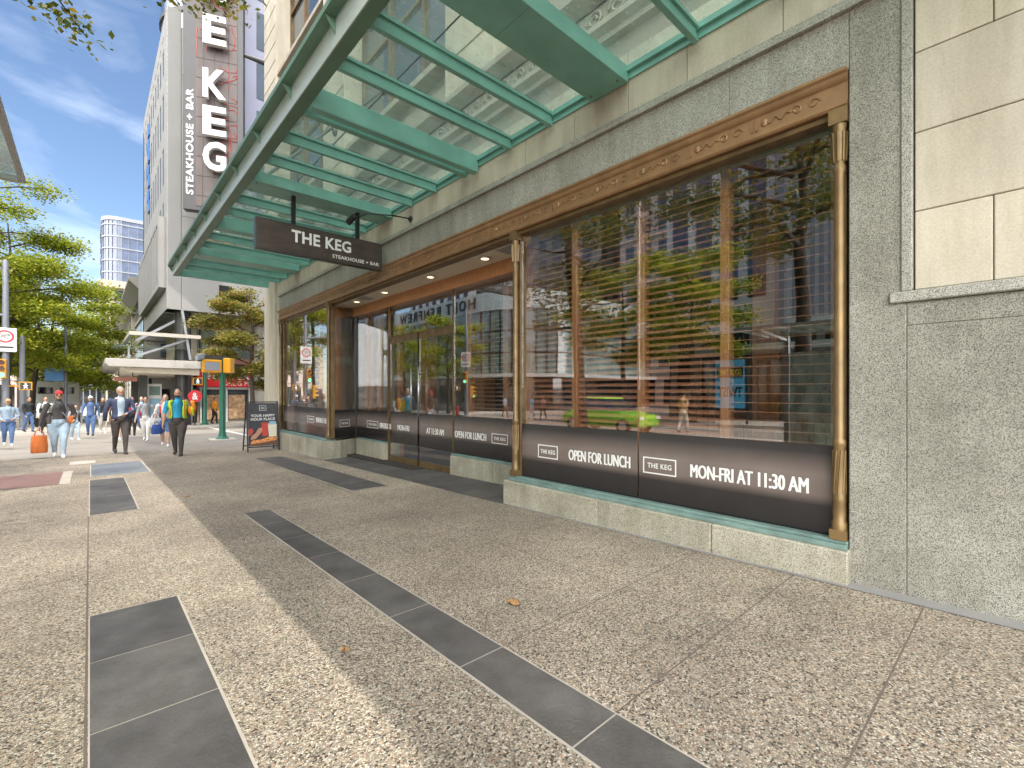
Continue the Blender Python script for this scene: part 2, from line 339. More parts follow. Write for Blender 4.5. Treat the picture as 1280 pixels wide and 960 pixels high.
    def build(s, name, mats, parent=None, smooth=False, bevel=0, seg=1, auto=None):
        me = bpy.data.meshes.new(name)
        off = Vector((0, 0, 0)); q = parent
        while q is not None: off += q.location; q = q.parent
        v = np.array(s.v, dtype=np.float32) - np.array(off, dtype=np.float32)
        me.from_pydata(v.tolist(), [], s.f)
        if not isinstance(mats, (list, tuple)): mats = [mats]
        for m in mats: me.materials.append(MATS[m] if isinstance(m, str) else m)
        if len(mats) > 1: me.polygons.foreach_set('material_index', s.m)
        bm = bmesh.new(); bm.from_mesh(me); bmesh.ops.recalc_face_normals(bm, faces=bm.faces); bm.to_mesh(me); bm.free()
        if smooth: me.polygons.foreach_set('use_smooth', [True] * len(me.polygons))
        if auto:
            me.polygons.foreach_set('use_smooth', [True] * len(me.polygons)); me.set_sharp_from_angle(angle=R(auto))
        o = bpy.data.objects.new(name, me); COL.objects.link(o)
        if parent is not None: o.parent = parent
        if bevel:
            bv = o.modifiers.new("bevel", 'BEVEL'); bv.width = bevel; bv.segments = seg; bv.limit_method = 'ANGLE'; bv.angle_limit = R(50)
            bv.harden_normals = False
        return o
_tc = {}
def text_mesh(t, bold=0.0, spacing=1.0):
    k = (t, bold, spacing)
    if k in _tc: return _tc[k]
    cu = bpy.data.curves.new("lettering", 'FONT'); cu.body = t; cu.extrude = 1.0; cu.offset = bold; cu.space_character = spacing; cu.resolution_u = 3
    o = bpy.data.objects.new("lettering", cu); COL.objects.link(o)
    dg = bpy.context.evaluated_depsgraph_get(); me = o.evaluated_get(dg).to_mesh()
    vs = [tuple(v.co) for v in me.vertices]; fs = [tuple(p.vertices) for p in me.polygons]
    o.evaluated_get(dg).to_mesh_clear(); bpy.data.objects.remove(o); bpy.data.curves.remove(cu)
    _tc[k] = (vs, fs); return vs, fs
def frame(o, right, up):
    r, u = Vector(right).normalized(), Vector(up).normalized(); n = r.cross(u)
    return Matrix(((r.x, u.x, n.x, o[0]), (r.y, u.y, n.y, o[1]), (r.z, u.z, n.z, o[2]), (0, 0, 0, 1)))
def tag(o, label=None, cat=None, group=None, kind=None):
    if label: o['label'] = label
    if cat: o['category'] = cat
    if group: o['group'] = group
    if kind: o['kind'] = kind
    return o
def thing(name, label, cat, loc=(0, 0, 0), group=None):
    o = bpy.data.objects.new(name, None); COL.objects.link(o); o.location = loc; o.empty_display_size = 0.2
    return tag(o, label, cat, group)
def dup(root, loc, rz=0, label=None, group=None, scale=None):
    def cp(o, p):
        c = o.copy(); COL.objects.link(c)
        if p is not None: c.parent = p
        for ch in [x for x in o.children]: cp(ch, c)
        return c
    r = cp(root, None); r.location = loc; r.rotation_euler = (0, 0, rz)
    if scale: r.scale = (scale,) * 3
    if label: r['label'] = label
    if group: r['group'] = group
    return r
def struct(name, mb, mats, **k):
    o = mb.build(name, mats, **k); o['kind'] = 'structure'; return o
XF = 4.2       # facade plane
def ypx(px, X):                       # metres along the street for a measured column on plane X
    l = (px - 640) / 584; a, b = math.sin(R(42.1)), math.cos(R(42.1))
    return X * (b - l * a) / (a + l * b)
def gframe(X, Y, Z): return frame((X, Y, Z), (0, -1, 0), (0, 0, 1))     # lettering read from the street, on the shop front
# ================================================================== SETTING
def sheet(mb, x0, x1, y0, y1, dz, ny=1):
    mb.face([(x0, y0, gz(y0) + dz), (x1, y0, gz(y0) + dz), (x1, y1, gz(y1) + dz), (x0, y1, gz(y1) + dz)])
def slab(mb, x0, x1, y0, y1, dz, t):
    a, b = gz(y0) + dz, gz(y1) + dz
    mb.raw([(x0, y0, a - t), (x1, y0, a - t), (x1, y1, b - t), (x0, y1, b - t), (x0, y0, a), (x1, y0, a), (x1, y1, b), (x0, y1, b)],
           [(3, 2, 1, 0), (4, 5, 6, 7), (0, 1, 5, 4), (1, 2, 6, 5), (2, 3, 7, 6), (3, 0, 4, 7)])
m = MB(); sheet(m, -900, 900, -300, 1200, -0.135); struct("road", m, "asphalt")
m = MB(); slab(m, -4.6, 4.5, -30, 17.3, 0, 0.3); struct("sidewalk", m, "aggregate_paving")
m = MB(); slab(m, -4.75, -4.605, -30, 17.3, 0, 0.3); slab(m, -4.75, 30, 17.305, 17.45, -0.02, 0.3); struct("kerb", m, "pale_concrete")
m = MB()
slab(m, -4.6, 40, 33.2, 900, 0, 0.3); struct("far_sidewalk", m, "pale_concrete")
m = MB(); slab(m, -60, -14.2, -60, 17.0, 0, 0.3); slab(m, -60, -14.2, 33.2, 900, 0, 0.3); struct("opposite_sidewalk", m, "pale_concrete")
# inset paving, 4 mm above the slab
m = MB()
for k in range(12):
    y0 = 1.22 + 0.765 * (k - 4); y1 = y0 + 0.765
    if y1 > 6.6: break
    sheet(m, 1.43, 1.72, y0 + 0.004, y1 - 0.004, 0.004)
yy = [-0.1, 0.6, 1.28, 1.96, 2.65, 3.38, 4.13]
for a, b in zip(yy, yy[1:]): sheet(m, 0.0, 0.465, a + 0.004, b - 0.004, 0.004)
for k in range(5): sheet(m, 0.0, 0.47, 7.86 + k * 0.71 + .004, 7.86 + (k + 1) * 0.71 - .004, 0.004)
for k in range(8): sheet(m, 3.0, 3.6, 7.0 + k * .72 + .004, 7.0 + (k + 1) * .72 - .004, 0.004)
for k in range(14): sheet(m, 4.06, 5.0, 4.7 + k * .48 + .003, 4.7 + (k + 1) * .48 - .003, 0.006)
o = struct("dark_paving_bands", m, "dark_tile")
m = MB(); sheet(m, 0.02, 0.9, 12.0, 14.3, 0.004); struct("blue_grey_paving", m, "blue_tile")
m = MB(); sheet(m, -2.2, -0.40, 11.25, 13.3, 0.004); struct("red_brown_paving", m, "red_tile")
m = MB(); sheet(m, -0.40, -0.26, 11.25, 13.3, 0.0045); sheet(m, -0.35, 0.1, 14.6, 15.4, 0.0045); struct("pale_paving_trim", m, "grout")
m = MB(); sheet(m, -0.006, 0.478, -.1, 4.14, 0.002); sheet(m, 1.418, 1.732, -1.9, 6.5, 0.002); sheet(m, -.01, 0.485, 7.85, 11.42, .002); sheet(m, 0.0, .93, 11.97, 14.33, .002); sheet(m, 2.99, 3.61, 6.99, 12.77, .002)
struct("paving_grout", m, "grout")
m = MB(); sheet(m, -0.019, -0.008, -2, 7.8, 0.002)
for k in range(-1, 22): sheet(m, 1.725, 4.05, 0.458 + .765 * k, 0.466 + .765 * k, 0.002) if k % 1 == 0 and (k < 2 or k % 2 == 0) else None
sheet(m, 2.93, 2.937, 1.27, 16.9, 0.0022)
for y in (-0.9, 2.1, 5.1, 8.2, 11.3): sheet(m, -4.6, -0.03, y, y + .01, 0.002)
struct("paving_joints", m, "seam")
m = MB(); sheet(m, 4.05, 4.21, -20, 4.6, 0.005); sheet(m, 4.05, 4.21, 11.3, 16.4, 0.005); struct("wall_base_strip", m, "wall_strip")
m = MB()
sheet(m, -11, -1.2, 18.6, 18.85, -0.130); sheet(m, -3.4, -3.2, 17.6, 33, -0.130); sheet(m, 5.2, 5.4, 17.6, 33, -0.130)
sheet(m, 7.2, 7.7, 18.0, 32, -0.130); sheet(m, -12.5, -12.3, -50, 16, -.13); sheet(m, -8.75, -8.6, -50, 15, -.13)
for k in range(6): sheet(m, 5.9 + k * .95, 6.4 + k * .95, 19, 22, -.129)
struct("road_markings", m, "road_paint")

# ================================================================== RESTAURANT BUILDING
XG = XF + 0.09          # outer shop glass
XR = 5.05               # recessed entrance glass
W1 = (0.97, 4.55); REC = (4.66, 11.15); W2 = (11.25, 15.0)
bld = thing("restaurant_building", "limestone and granite corner building with bronze framed restaurant windows", "building", (XF, 8, 0))
# --- stone below and around the windows
m = MB()                                                   # granite pier + wall to the right of the window
m.box(XF - .004, XF + .6, 0.57, 0.90, -.4, 5.2)
m.box(XF - .004, XF + .6, -14, 0.5695, -.4, 1.86)
m.box(XF, XF + .6, -14, 0.5695, 1.8605, 2.02)
m.build("granite_pier", "granite_wall", bld, bevel=.006)
m = MB(); m.box(XF - .035, XF + .3, -14, 0.66, 2.0205, 2.095); m.box(XF - .02, XF + .25, .535, .60, 2.096, 5.2); m.build("granite_ledge", "granite_grey", bld, bevel=.008)
m = MB()                                                   # granite band above the windows in long blocks
ys = [0.9, 1.78, 3.25, 4.62, 5.95, 7.3, 8.7, 10.1, 11.4, 12.7, 14.0, 15.0]
for a, b in zip(ys, ys[1:]): m.box(XF - .004, XF + .5, a + .0015, b - .0015, 3.81, 4.235)
m.build("granite_band", "granite_grey", bld, bevel=.004)
m = MB(); m.prism([(XF - .05, 4.236), (XF - .05, 4.275), (XF - .03, 4.30), (XF - .03, 4.325), (XF + .3, 4.33), (XF + .3, 4.236)], 'y', .60, 15.0)
m.build("granite_moulding", "granite_grey", bld, bevel=.004)
# --- limestone blocks
m = MB(); m.mat(1); m.box(XF + .03, XF + .5, -14, .53, 2.1, 7); m.mat(0)
zc = [2.10, 2.64, 3.18, 3.73, 4.28, 4.83, 5.38, 5.93]
for i, (a, b) in enumerate(zip(zc, zc[1:])):
    y = 0.5295; first = [0.38, 1.15, 0.62, 0.38, 1.0, 0.5, .8][i]; w = first
    while y > -9:
        m.box(XF + .012, XF + .1, y - w + .003, y - .003, a + .003, b - .003); y -= w; w = 1.28
m.build("limestone_blocks", ["limestone", "joint_dark"], bld, bevel=.005)
m = MB(); m.mat(1); m.box(XF + .03, XF + .5, .605, 15.0, 4.331, 5.2); m.mat(0)
y = .61; k = 0
while y < 15:
    w = 0.74 + .1 * math.sin(k * 2.1); b = min(y + w, 15.0); m.box(XF + .005, XF + .1, y + .0025, b - .0025, 4.335, 4.98); y = b; k += 1
m.build("limestone_course", ["limestone", "joint_dark"], bld, bevel=.004)
# --- corner pier at the far end
m = MB(); m.box(XF - .002, XF + .9, 15.0, 15.28, -.6, 3.81); m.box(XF - .01, XF + .9, 15.2805, 16.4, -.6, .25); m.box(XF - .06, XF + .9, 15.285, 16.4, .251, 4.9)
m.box(XF - .002, XF + .9, 15.0, 15.28, 3.811, 5.2)
m.build("corner_pier", "limestone", bld, bevel=.01)
# --- upper storeys: pilasters, spandrels, mouldings, windows
H = 20.6
piers = [5.53 + 5.15 * k for k in (-3, -2, -1, 0, 1)] + [15.75]
for p in piers:
    m = MB(); m.box(XF - .06, XF + .7, p - .62, p + .62, 5.92, H)
    for k in range(27): m.box(XF - .075, XF - .06, p - .6, p + .6, 5.98 + k * .54, 5.98 + k * .54 + .51)
    m.build("pilaster", "limestone", bld, bevel=.006)
for a, b in zip(piers, piers[1:]):
    y0, y1 = a + .62, b - .62
    for z0, z1 in ((5.92, 6.7), (9.6, 10.9), (13.7, 15.1), (17.9, H)):
        m = MB(); m.box(XF + .22, XF + .7, y0, y1, z0, z1)
        m.box(XF + .16, XF + .225, y0 + .35, y1 - .35, z0 + .22, z1 - .2)
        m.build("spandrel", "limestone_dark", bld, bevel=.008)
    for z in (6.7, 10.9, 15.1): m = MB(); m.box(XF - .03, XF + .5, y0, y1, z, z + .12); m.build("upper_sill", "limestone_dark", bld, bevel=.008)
m = MB()
m.prism([(XF + .02, 5.2), (XF - .05, 5.22), (XF - .05, 5.28), (XF - .12, 5.34), (XF - .12, 5.40), (XF + .02, 5.42), (XF + .02, 5.72), (XF - .08, 5.74), (XF - .16, 5.82), (XF - .16, 5.9), (XF + .6, 5.919), (XF + .6, 5.2)], 'y', -14, 16.42)
for k in range(60):                                        # carved scroll band between the mouldings
    y = -2 + k * .31
    if y < 16.2:
        m.tube([(XF + .0, y + .12 * math.cos(t) * (1 - t / 14), 5.57 + .10 * math.sin(t) * (1 - t / 14)) for t in [i * .8 for i in range(13)]], .016, 5)
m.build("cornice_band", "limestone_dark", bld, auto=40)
m = MB(); m.prism([(XF - .1, H), (XF - .45, H + .35), (XF - .45, H + .5), (XF + .7, H + .55), (XF + .7, H)], 'y', -14, 16.6); m.build("cornice", "limestone", bld)
for a, b in zip(piers, piers[1:]):
    y0, y1 = a + .62, b - .62
    for z0, z1 in ((6.82, 9.6), (11.02, 13.7), (15.22, 17.9)):
        m = MB(); m.box(XF + .4, XF + .43, y0, y1, z0, z1); g = m.build("upper_window", "window_glass", bld)
        m = MB(); w = (y1 - y0) / 3
        for k in range(4): m.box(XF + .34, XF + .399, y0 + k * w - .05, y0 + k * w + .05, z0, z1)
        m.box(XF + .34, XF + .398, y0, y1, z0, z0 + .09); m.box(XF + .34, XF + .398, y0, y1, z1 - .09, z1); m.box(XF + .345, XF + .397, y0, y1, z0 + 1.85, z0 + 1.93)
        m.build("window_frame", "bronze_dark", g)
# --- body behind (walls, roof, interior)
m = MB(); m.box(XF + .7, 24, 15.3, 16.38, -.6, H); m.box(23.5, 24, -14, 15.3, -.6, H); m.box(XF + .6, 24, -14, -13.5, -.6, H); m.box(XF + .55, 24, -13.5, 16.3, 4.3, 4.6)
m.box(XF + .61, XF + .95, -13.4, .6, -.4, 4.3)
m.build("side_walls", "limestone", bld)
m = MB(); m.box(XF + .1, 24, -14, 16.38, H, H + .3); m.build("roof", "tower_stone_dark", bld)
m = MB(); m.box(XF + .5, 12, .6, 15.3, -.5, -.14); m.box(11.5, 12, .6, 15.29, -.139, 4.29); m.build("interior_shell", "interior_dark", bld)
m = MB(); m.box(7.6, 7.75, .9, 5.0, -.139, 1.1); m.build("interior_partition", "wood_frame", bld)
for x, y in ((6.4, 2.2), (6.4, 5.2), (6.6, 8.2), (6.6, 10.6), (6.4, 13.2)): m = MB(); m.box(x - .16, x + .16, y - .16, y + .16, -.14, 4.28); m.build("interior_column", "wood_frame", bld, bevel=.01)
# --- plinths and sills, one run per window
def plinth(runs, x):
    m = MB()
    for a, b in runs: m.box(x - .10, x + .3, a + .002, b - .002, -.5, .225)
    m.build("plinth", "granite_plinth", bld, bevel=.01)
plinth(((.885, 1.9), (1.9, 3.15), (3.15, 4.72)), XF); plinth(((11.15, 12.5), (12.5, 13.8), (13.8, 15.0)), XF); plinth(((4.73, 5.9), (5.9, 7.2)), XR); plinth(((9.8, 11.3),), XR)
m = MB(); m.prism([(XF + .302, 11.16), (XF - .1, 11.148), (XR - .101, 11.55), (XR + .2, 11.55)], 'z', -.5, .2252); m.build("plinth", "granite_plinth", bld, bevel=.01)
for a, b, x in ((.905, 4.66, XF), (11.2, 15.0, XF), (4.73, 7.2, XR - .01), (9.8, 11.3, XR - .01)):
    m = MB(); m.box(x - .06, x + .2, a, b, .2255, .262); m.box(x - .02, x + .07, a, b, .2615, .285) if x == XF else None
    m.build("window_sill", "verdigris", bld, bevel=.004)
# --- bronze frieze with scroll relief
def frieze(y0, y1):
    m = MB()
    prof = [(XF + .12, 3.535), (XF - .015, 3.535), (XF - .03, 3.55), (XF - .03, 3.575), (XF - .012, 3.585), (XF - .012, 3.72), (XF - .03, 3.73), (XF - .045, 3.75), (XF - .045, 3.77), (XF - .065, 3.785), (XF - .065, 3.808), (XF + .12, 3.808)]
    m.prism(prof, 'y', y0, y1)
    y = y0 + .12
    while y < y1 - .4:
        for s in (-1, 1):
            m.tube([(XF - .016, y + .16 + s * (.03 + .0) + s * .045 * (1 - t / 10) * math.cos(t) + s * .03, 3.652 + s * .0 + .040 * (1 - t / 10) * math.sin(t)) for t in [i * .75 for i in range(10)]], .007, 5)
        m.tube([(XF - .016, y + .27 + .012 * k, 3.652 + .02 * math.sin(k * .9)) for k in range(15)], .008, 5)
        m.ell((XF - .014, y + .46, 3.652), .012, .03, .035, 8, 6)
        m.box(XF - .024, XF - .01, y + .515, y + .53, 3.605, 3.70); m.box(XF - .022, XF - .01, y + .55, y + .565, 3.605, 3.70)
        y += .58
    return m
frieze(.905, 15.02).build("bronze_frieze", "bronze", bld, auto=40)
m = MB(); m.box(XF + .03, XF + .2, .95, 15.0, 3.49, 3.534); m.build("window_head", "bronze_dark", bld, bevel=.004)
# --- bronze columns
def column(y, x=XF + .02):
    c = MB()
    c.box(x - .05, x + .05, y - .055, y + .055, .286, .36)
    prof = [(.05, .36), (.052, .41), (.042, .43), (.046, .50), (.042, .56), (.047, .58), (.042, .60), (.039, .98), (.047, 1.0), (.047, 1.03), (.036, 1.05), (.036, 3.05), (.043, 3.07), (.043, 3.1), (.036, 3.12), (.040, 3.2), (.045, 3.38), (.05, 3.42)]
    c.lathe((x, y, 0), prof, 14)
    for k in range(8):
        t = k * math.pi / 4; c.tube([(x + .041 * math.cos(t), y + .041 * math.sin(t), .63), (x + .041 * math.cos(t + .5), y + .041 * math.sin(t + .5), .96)], .007, 4)
        c.tube([(x + .042 * math.cos(t), y + .042 * math.sin(t), 3.14), (x + .049 * math.cos(t), y + .049 * math.sin(t), 3.36)], .008, 4)
    c.box(x - .055, x + .055, y - .06, y + .06, 3.42, 3.533)
    return c
for y in (.965, 4.60, 11.2, 14.95): column(y).build("bronze_column", "bronze_column" if y < 2 else "bronze_dark", bld, auto=40)
for a, b in ((.93, .99), (4.55, 4.65), (11.17, 11.27), (14.9, 15.0)):
    m = MB(); m.box(XF + .07, XF + .16, a, b, .286, 3.49); m.build("window_jamb", "bronze_dark", bld, bevel=.003)
# --- shop glass panes with dark film band and lettering
def filmmat():
    mt, nt, b = new_mat("film_print"); v = coords(nt); sp = nt.nodes.new("ShaderNodeSeparateXYZ"); nt.links.new(v, sp.inputs[0])
    r = ramp(nt, [(.27, (.018, .016, .016)), (.50, (.030, .026, .025)), (.58, (.15, .118, .103)), (.74, (.165, .132, .117)), (.92, (.035, .031, .030)), (.98, (.030, .027, .027))])
    nt.links.new(sp.outputs[2], r.inputs['Fac']); nt.links.new(mixc(nt, .25, r.outputs['Color'], mixc(nt, 1, r.outputs['Color'], ramp_noise(nt, v), 'MULTIPLY')), b.inputs['Base Color'])
    b.inputs['Roughness'].default_value = .16; MATS['film_print'] = mt
def ramp_noise(nt, v):
    r = ramp(nt, [(.3, (.6, .6, .6)), (.7, (1.3, 1.3, 1.3))]); nt.links.new(noise(nt, v, 3, 4), r.inputs['Fac']); return r.outputs['Color']
filmmat()
def heavy(m, t, x, y, z, w, h=.125):
    for k, d in enumerate((-.0045, 0, .0045)): m.text(t, gframe(x - k * .0004, y + d, z), w, h, .0006, 0.0)
def pane(y0, y1, X, z0, z1, film=(.29, .98), texts=(), name="display_window"):
    m = MB(); m.box(X, X + .012, y0, y1, z0, z1); g = m.build(name, "shop_glass", bld)
    if film:
        m = MB(); m.box(X - .004, X - .001, y0 + .004, y1 - .004, film[0], film[1]); f = m.build("film_band", "film_print", g)
    if texts:
        m = MB()
        for kind, a, b, zc in texts:
            w = abs(a - b); yc = (a + b) / 2; F = gframe(X - .0055, yc, zc)
            if kind == 'BOX':
                h = .155; t = .012
                for y, z, hw, hh in ((yc, zc + h / 2, w / 2, t / 2), (yc, zc - h / 2, w / 2, t / 2), (yc - w / 2 + t / 2, zc, t / 2, h / 2 - t / 2), (yc + w / 2 - t / 2, zc, t / 2, h / 2 - t / 2)):
                    m.box(X - .0072, X - .0045, y - hw, y + hw, z - hh, z + hh)
                m.text("THE KEG", F, w * .72, .052, .001, .012, 1.1)
            else: heavy(m, kind, X - .0055, yc, zc, w)
        m.build("lettering", "letter_white", g)
zt = .645
pane(2.765, 4.545, XG, .286, 3.6, (.286, .98), [('BOX', 4.24, 3.90, zt), ("OPEN FOR LUNCH", 3.72, 2.86, zt)])
pane(1.0, 2.755, XG, .286, 3.6, (.286, .98), [('BOX', 2.70, 2.33, zt), ("MON-FRI AT 11:30 AM", 2.18, 1.19, zt)])
Y = lambda p: ypx(p, XR); Y2 = lambda p: ypx(p, XG)
pane(11.28, 14.9, XG, .262, 3.6, (.264, 1.0), [('BOX', 12.85, 12.35, .69), ("MON-FRI AT 11:30 AM", 12.2, 11.35, .69)])
pane(5.0, 7.2, XR, .262, 3.55, (.264, .96), [("OPEN FOR LUNCH", Y(569), Y(608), .62), ('BOX', Y(615), Y(635), .62)])
pane(9.8, 11.5, XR, .262, 3.55, (.264, .96), [('BOX', Y(459), Y(473), .62), ("OPEN FOR LUNCH", Y(475), Y(489), .62)])
# splayed return pane at the left of the entrance
m = MB(); A = Vector((XG, 11.18, 0)); B = Vector((XR, 11.52, 0)); d = (B - A).normalized(); n = Vector((d.y, -d.x, 0))
m.obox((A + B) / 2 + Vector((0, 0, 1.9)), d * (B - A).length / 2, n * .006, Vector((0, 0, 1.64))); g = m.build("return_window", "shop_glass", bld)
m = MB(); m.obox((A + B) / 2 + n * .01 + Vector((0, 0, .615)), d * (B - A).length / 2, n * .002, Vector((0, 0, .345))); m.build("film_band", "film_print", g)
m = MB(); c0 = (A + B) / 2 + n * .014 + Vector((0, 0, .63)); F = frame(c0, d, (0, 0, 1))
m.text("THE KEG", F, .24, .05, .001, .012)
for a, b, c, e in ((-.17, .17, .075, .085), (-.17, .17, -.085, -.075), (-.17, -.16, -.085, .085), (.16, .17, -.085, .085)): m.raw([F @ Vector((x, y, z)) for z in (-.001, .001) for x, y in ((a, c), (b, c), (b, e), (a, e))], [(0, 1, 2, 3), (4, 5, 6, 7)])
m.build("lettering", "letter_white", g)
m = MB(); m.obox(B + Vector((0, 0, 1.85)), d * .04, n * .04, Vector((0, 0, 1.7))); m.build("return_post", "dark_metal", bld)
# far side of the entrance recess
m = MB(); m.box(XF + .16, XR + .2, 4.66, 4.72, -.3, 3.55); m.build("recess_return", "wood_frame", bld)
# doors
def door(y0, y1, hinge):
    m = MB(); m.box(XR, XR + .014, y0 + .006, y1 - .006, -.13, 2.62); g = m.build("door", "shop_glass", bld)
    m = MB(); m.box(XR - .003, XR - .001, y0 + .006, y1 - .006, .27, .96); m.build("film_band", "film_print", g)
    m = MB(); F = gframe(XR - .0045, (y0 + y1) / 2, .62)
    if hinge > 0: heavy(m, "MON-FRI", XR - .0045, (y0 + y1) / 2, .62, .5, .12)
    else: heavy(m, "AT 11:30 AM", XR - .0045, (y0 + y1) / 2, .62, .62, .12)
    m.build("lettering", "letter_white", g)
    m = MB(); m.box(XR - .01, XR + .03, y0 + .006, y1 - .006, -.14, -.02); m.build("door_rail", "bronze_dark", g); m = MB(); m.box(XR - .012, XR + .032, y0 + .006, y1 - .006, 2.5, 2.62); m.build("door_rail", "bronze_dark", g)
    m = MB(); yh = y0 + .12 if hinge > 0 else y1 - .12
    m.tube([(XR - .09, yh, .9), (XR - .09, yh, 1.9)], .016, 8); m.tube([(XR, yh, 1.0), (XR - .09, yh, 1.0)], .01, 6); m.tube([(XR, yh, 1.8), (XR - .09, yh, 1.8)], .01, 6)
    m.build("handle", "steel", g, smooth=True)
door(7.25, 8.45, -1); door(8.5, 9.7, 1)
m = MB(); m.box(XR, XR + .012, 7.22, 9.78, 2.66, 3.55); m.build("transom_window", "shop_glass", bld)
m = MB(); m.box(XR - .012, XR + .03, 7.21, 7.24, -.2, 3.5); m.box(XR - .012, XR + .03, 9.75, 9.79, -.2, 3.5); m.box(XR - .01, XR + .03, 7.24, 9.75, 2.625, 2.655); m.build("door_frame", "bronze_dark", bld)
# soffit with downlights and vents
m = MB(); m.box(XF + .2, XR + .35, 4.66, 11.6, 3.535, 3.7); m.build("soffit", "cream_soffit", bld)
m = MB(); m.box(XR - .1, XR + .25, 4.73, 11.5, 3.30, 3.534); m.build("entrance_header", "wood_frame", bld, bevel=.005)
MATS['lamp_glow'] = emit('lamp_glow', (1.0, .78, .45), 1.2)
for y in (5.8, 7.4, 9.2, 10.6):
    m = MB(); m.tube([(4.66, y, 3.515), (4.66, y, 3.5345)], .09, 18); dl = m.build("downlight", "white_paint", bld, auto=40)
    m = MB(); m.tube([(4.66, y, 3.511), (4.66, y, 3.5145)], .062, 18); m.build("bulb", "lamp_glow", dl)
for y in (5.2, 10.1):
    m = MB(); m.box(4.5, 4.82, y - .2, y + .2, 3.525, 3.5345); v_ = m.build("ceiling_vent", "white_paint", bld)
    m = MB()
    for k in range(6): m.box(4.53 + k * .046, 4.548 + k * .046, y - .17, y + .17, 3.520, 3.5245)
    m.build("slats", "tower_stone_dark", v_)
# --- wood frames inside the windows
XI = 4.62
m = MB()
for y in (1.06, 1.98, 2.91, 3.87, 4.80): m.box(XI - .06, XI + .06, y - .045, y + .045, .0, 3.9)
m.box(XI - .05, XI + .05, 1.0, 4.85, 3.56, 3.95); m.box(XI - .05, XI + .05, 1.0, 4.85, .30, .50)
m.build("wood_window_frame", "wood_frame", bld, bevel=.006)
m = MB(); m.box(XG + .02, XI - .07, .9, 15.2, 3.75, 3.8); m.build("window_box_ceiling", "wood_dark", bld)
PO = []
for y in (5.0, 6.1, 7.15): m = MB(); PO.append(m); m.box(XR + .3, XR + .42, y - .06, y + .06, -.14, 3.6)
for y in (9.9, 10.9, 11.6): m = MB(); PO.append(m); m.box(XR + .3, XR + .42, y - .06, y + .06, -.14, 3.6)
for y in (11.6, 12.8, 14.0, 14.9): m = MB(); PO.append(m); m.box(XI - .06, XI + .06, y - .045, y + .045, -.1, 3.75)
for m in PO: m.build('wood_post', 'wood_frame', bld, bevel=.006)


# ================================================================== BLINDS (hang inside each bay)
def blind(y0, y1, x, z0, z1, pitch, width, tilt, label):
    t = thing("wooden_blind", label, "blind", (x, (y0 + y1) / 2, z1), "wooden blinds behind the shop windows")
    m = MB(); z = z0; c, s = math.cos(tilt), math.sin(tilt)
    while z < z1 - .05:
        m.obox((x, (y0 + y1) / 2, z), Vector((c, 0, s)) * width / 2, Vector((0, (y1 - y0) / 2, 0)), Vector((-s, 0, c)) * .0025); z += pitch
    m.build("slats", "wood_slat", t)
    m = MB(); m.box(x - .03, x + .03, y0, y1, z1 - .05, z1); m.build("head_rail", "wood_frame", t)
    m = MB()
    for f in (.15, .85): yy_ = y0 + (y1 - y0) * f; m.tube([(x - width / 2 - .004, yy_, z0), (x - width / 2 - .004, yy_, z1)], .0025, 4)
    m.build("cords", "wood_dark", t)
bays = [(2.955, 3.825, "wooden blind in the second bay from the left of the largest window"), (3.915, 4.755, "wooden blind beside the left bronze column of the largest window"),
        (2.025, 2.865, "wooden blind in the third bay, right of the largest window's centre seam")]
for y0, y1, lb in bays: blind(y0, y1, XI, .62, 3.55, .072, .074, R(30), lb)
blind(1.105, 1.935, XI, .62, 3.55, .085, .05, R(3), "nearly open thin-slatted blind in the rightmost bay beside the granite wall")
blind(5.08, 6.04, XR + .36, .5, 3.5, .075, .06, R(16), "dark wooden blind right of the entrance doors behind the entrance glass")
blind(6.16, 7.09, XR + .36, .5, 3.5, .075, .06, R(16), "wooden blind next to the right-hand entrance door behind glass")
blind(11.66, 12.75, XI, .5, 3.6, .08, .05, R(10), "wooden blind in the far small window next to the splayed entrance pane")
blind(12.86, 13.95, XI, .5, 3.6, .08, .05, R(10), "wooden blind nearest the corner pier in the far small window")

# ================================================================== GLASS CANOPY
can = thing("glass_canopy", "green painted steel and glass canopy over the sidewalk along the shop front", "canopy", (XF, 8, 4.63))
XO = 1.70; ZB = 4.63; Y0, Y1 = -5.0, 15.95
m = MB(); m.box(XO, XO + .012, Y0, Y1, ZB, ZB + .25); m.build("fascia_web", "teal_skylit", can)
m = MB(); m.box(XO + .0125, XO + .14, Y0, Y1, ZB, ZB + .012); m.box(XO - .11, XO + .0, Y0, Y1, ZB + .2505, ZB + .265); m.box(XO - .11, XO - .098, Y0, Y1, ZB + .266, ZB + .31); m.box(XO + .0125, XO + .14, Y0, Y1, ZB + .238, ZB + .25)
m.build("fascia_flanges", "teal_flange", can)
m = MB(); k = Y0 + .3
while k < Y1:
    m.prism([(XO - .1, ZB + .25), (XO - .001, ZB + .25), (XO - .001, ZB + .10)], 'y', k, k + .012); k += 1.29
m.build("fascia_brackets", "teal_flange", can)
def beam(y0, y1, d, name="beam"):
    m = MB(); m.box(XO + .145, XF - .02, y0, y1, ZB + .015, ZB + .015 + d); o = m.build(name, "teal_steel", can, bevel=.004)
    if name == "wide_beam":
        for x in (XO + .22, XF - .12):
            for y in (y0 + .06, y1 - .06):
                b = MB(); b.tube([(x, y, ZB + .004), (x, y, ZB + .0155)], .017, 6); b.build("bolt", "teal_flange", o)
        b = MB(); b.box(XO + 1.05, XO + 1.054, y0 + .002, y1 - .002, ZB + .0135, ZB + .016); b.build("seam", "teal_flange", o)
    return o
for c in (-2.10, 3.05, 8.2, 13.35): beam(c - .235, c + .235, .17, "wide_beam")
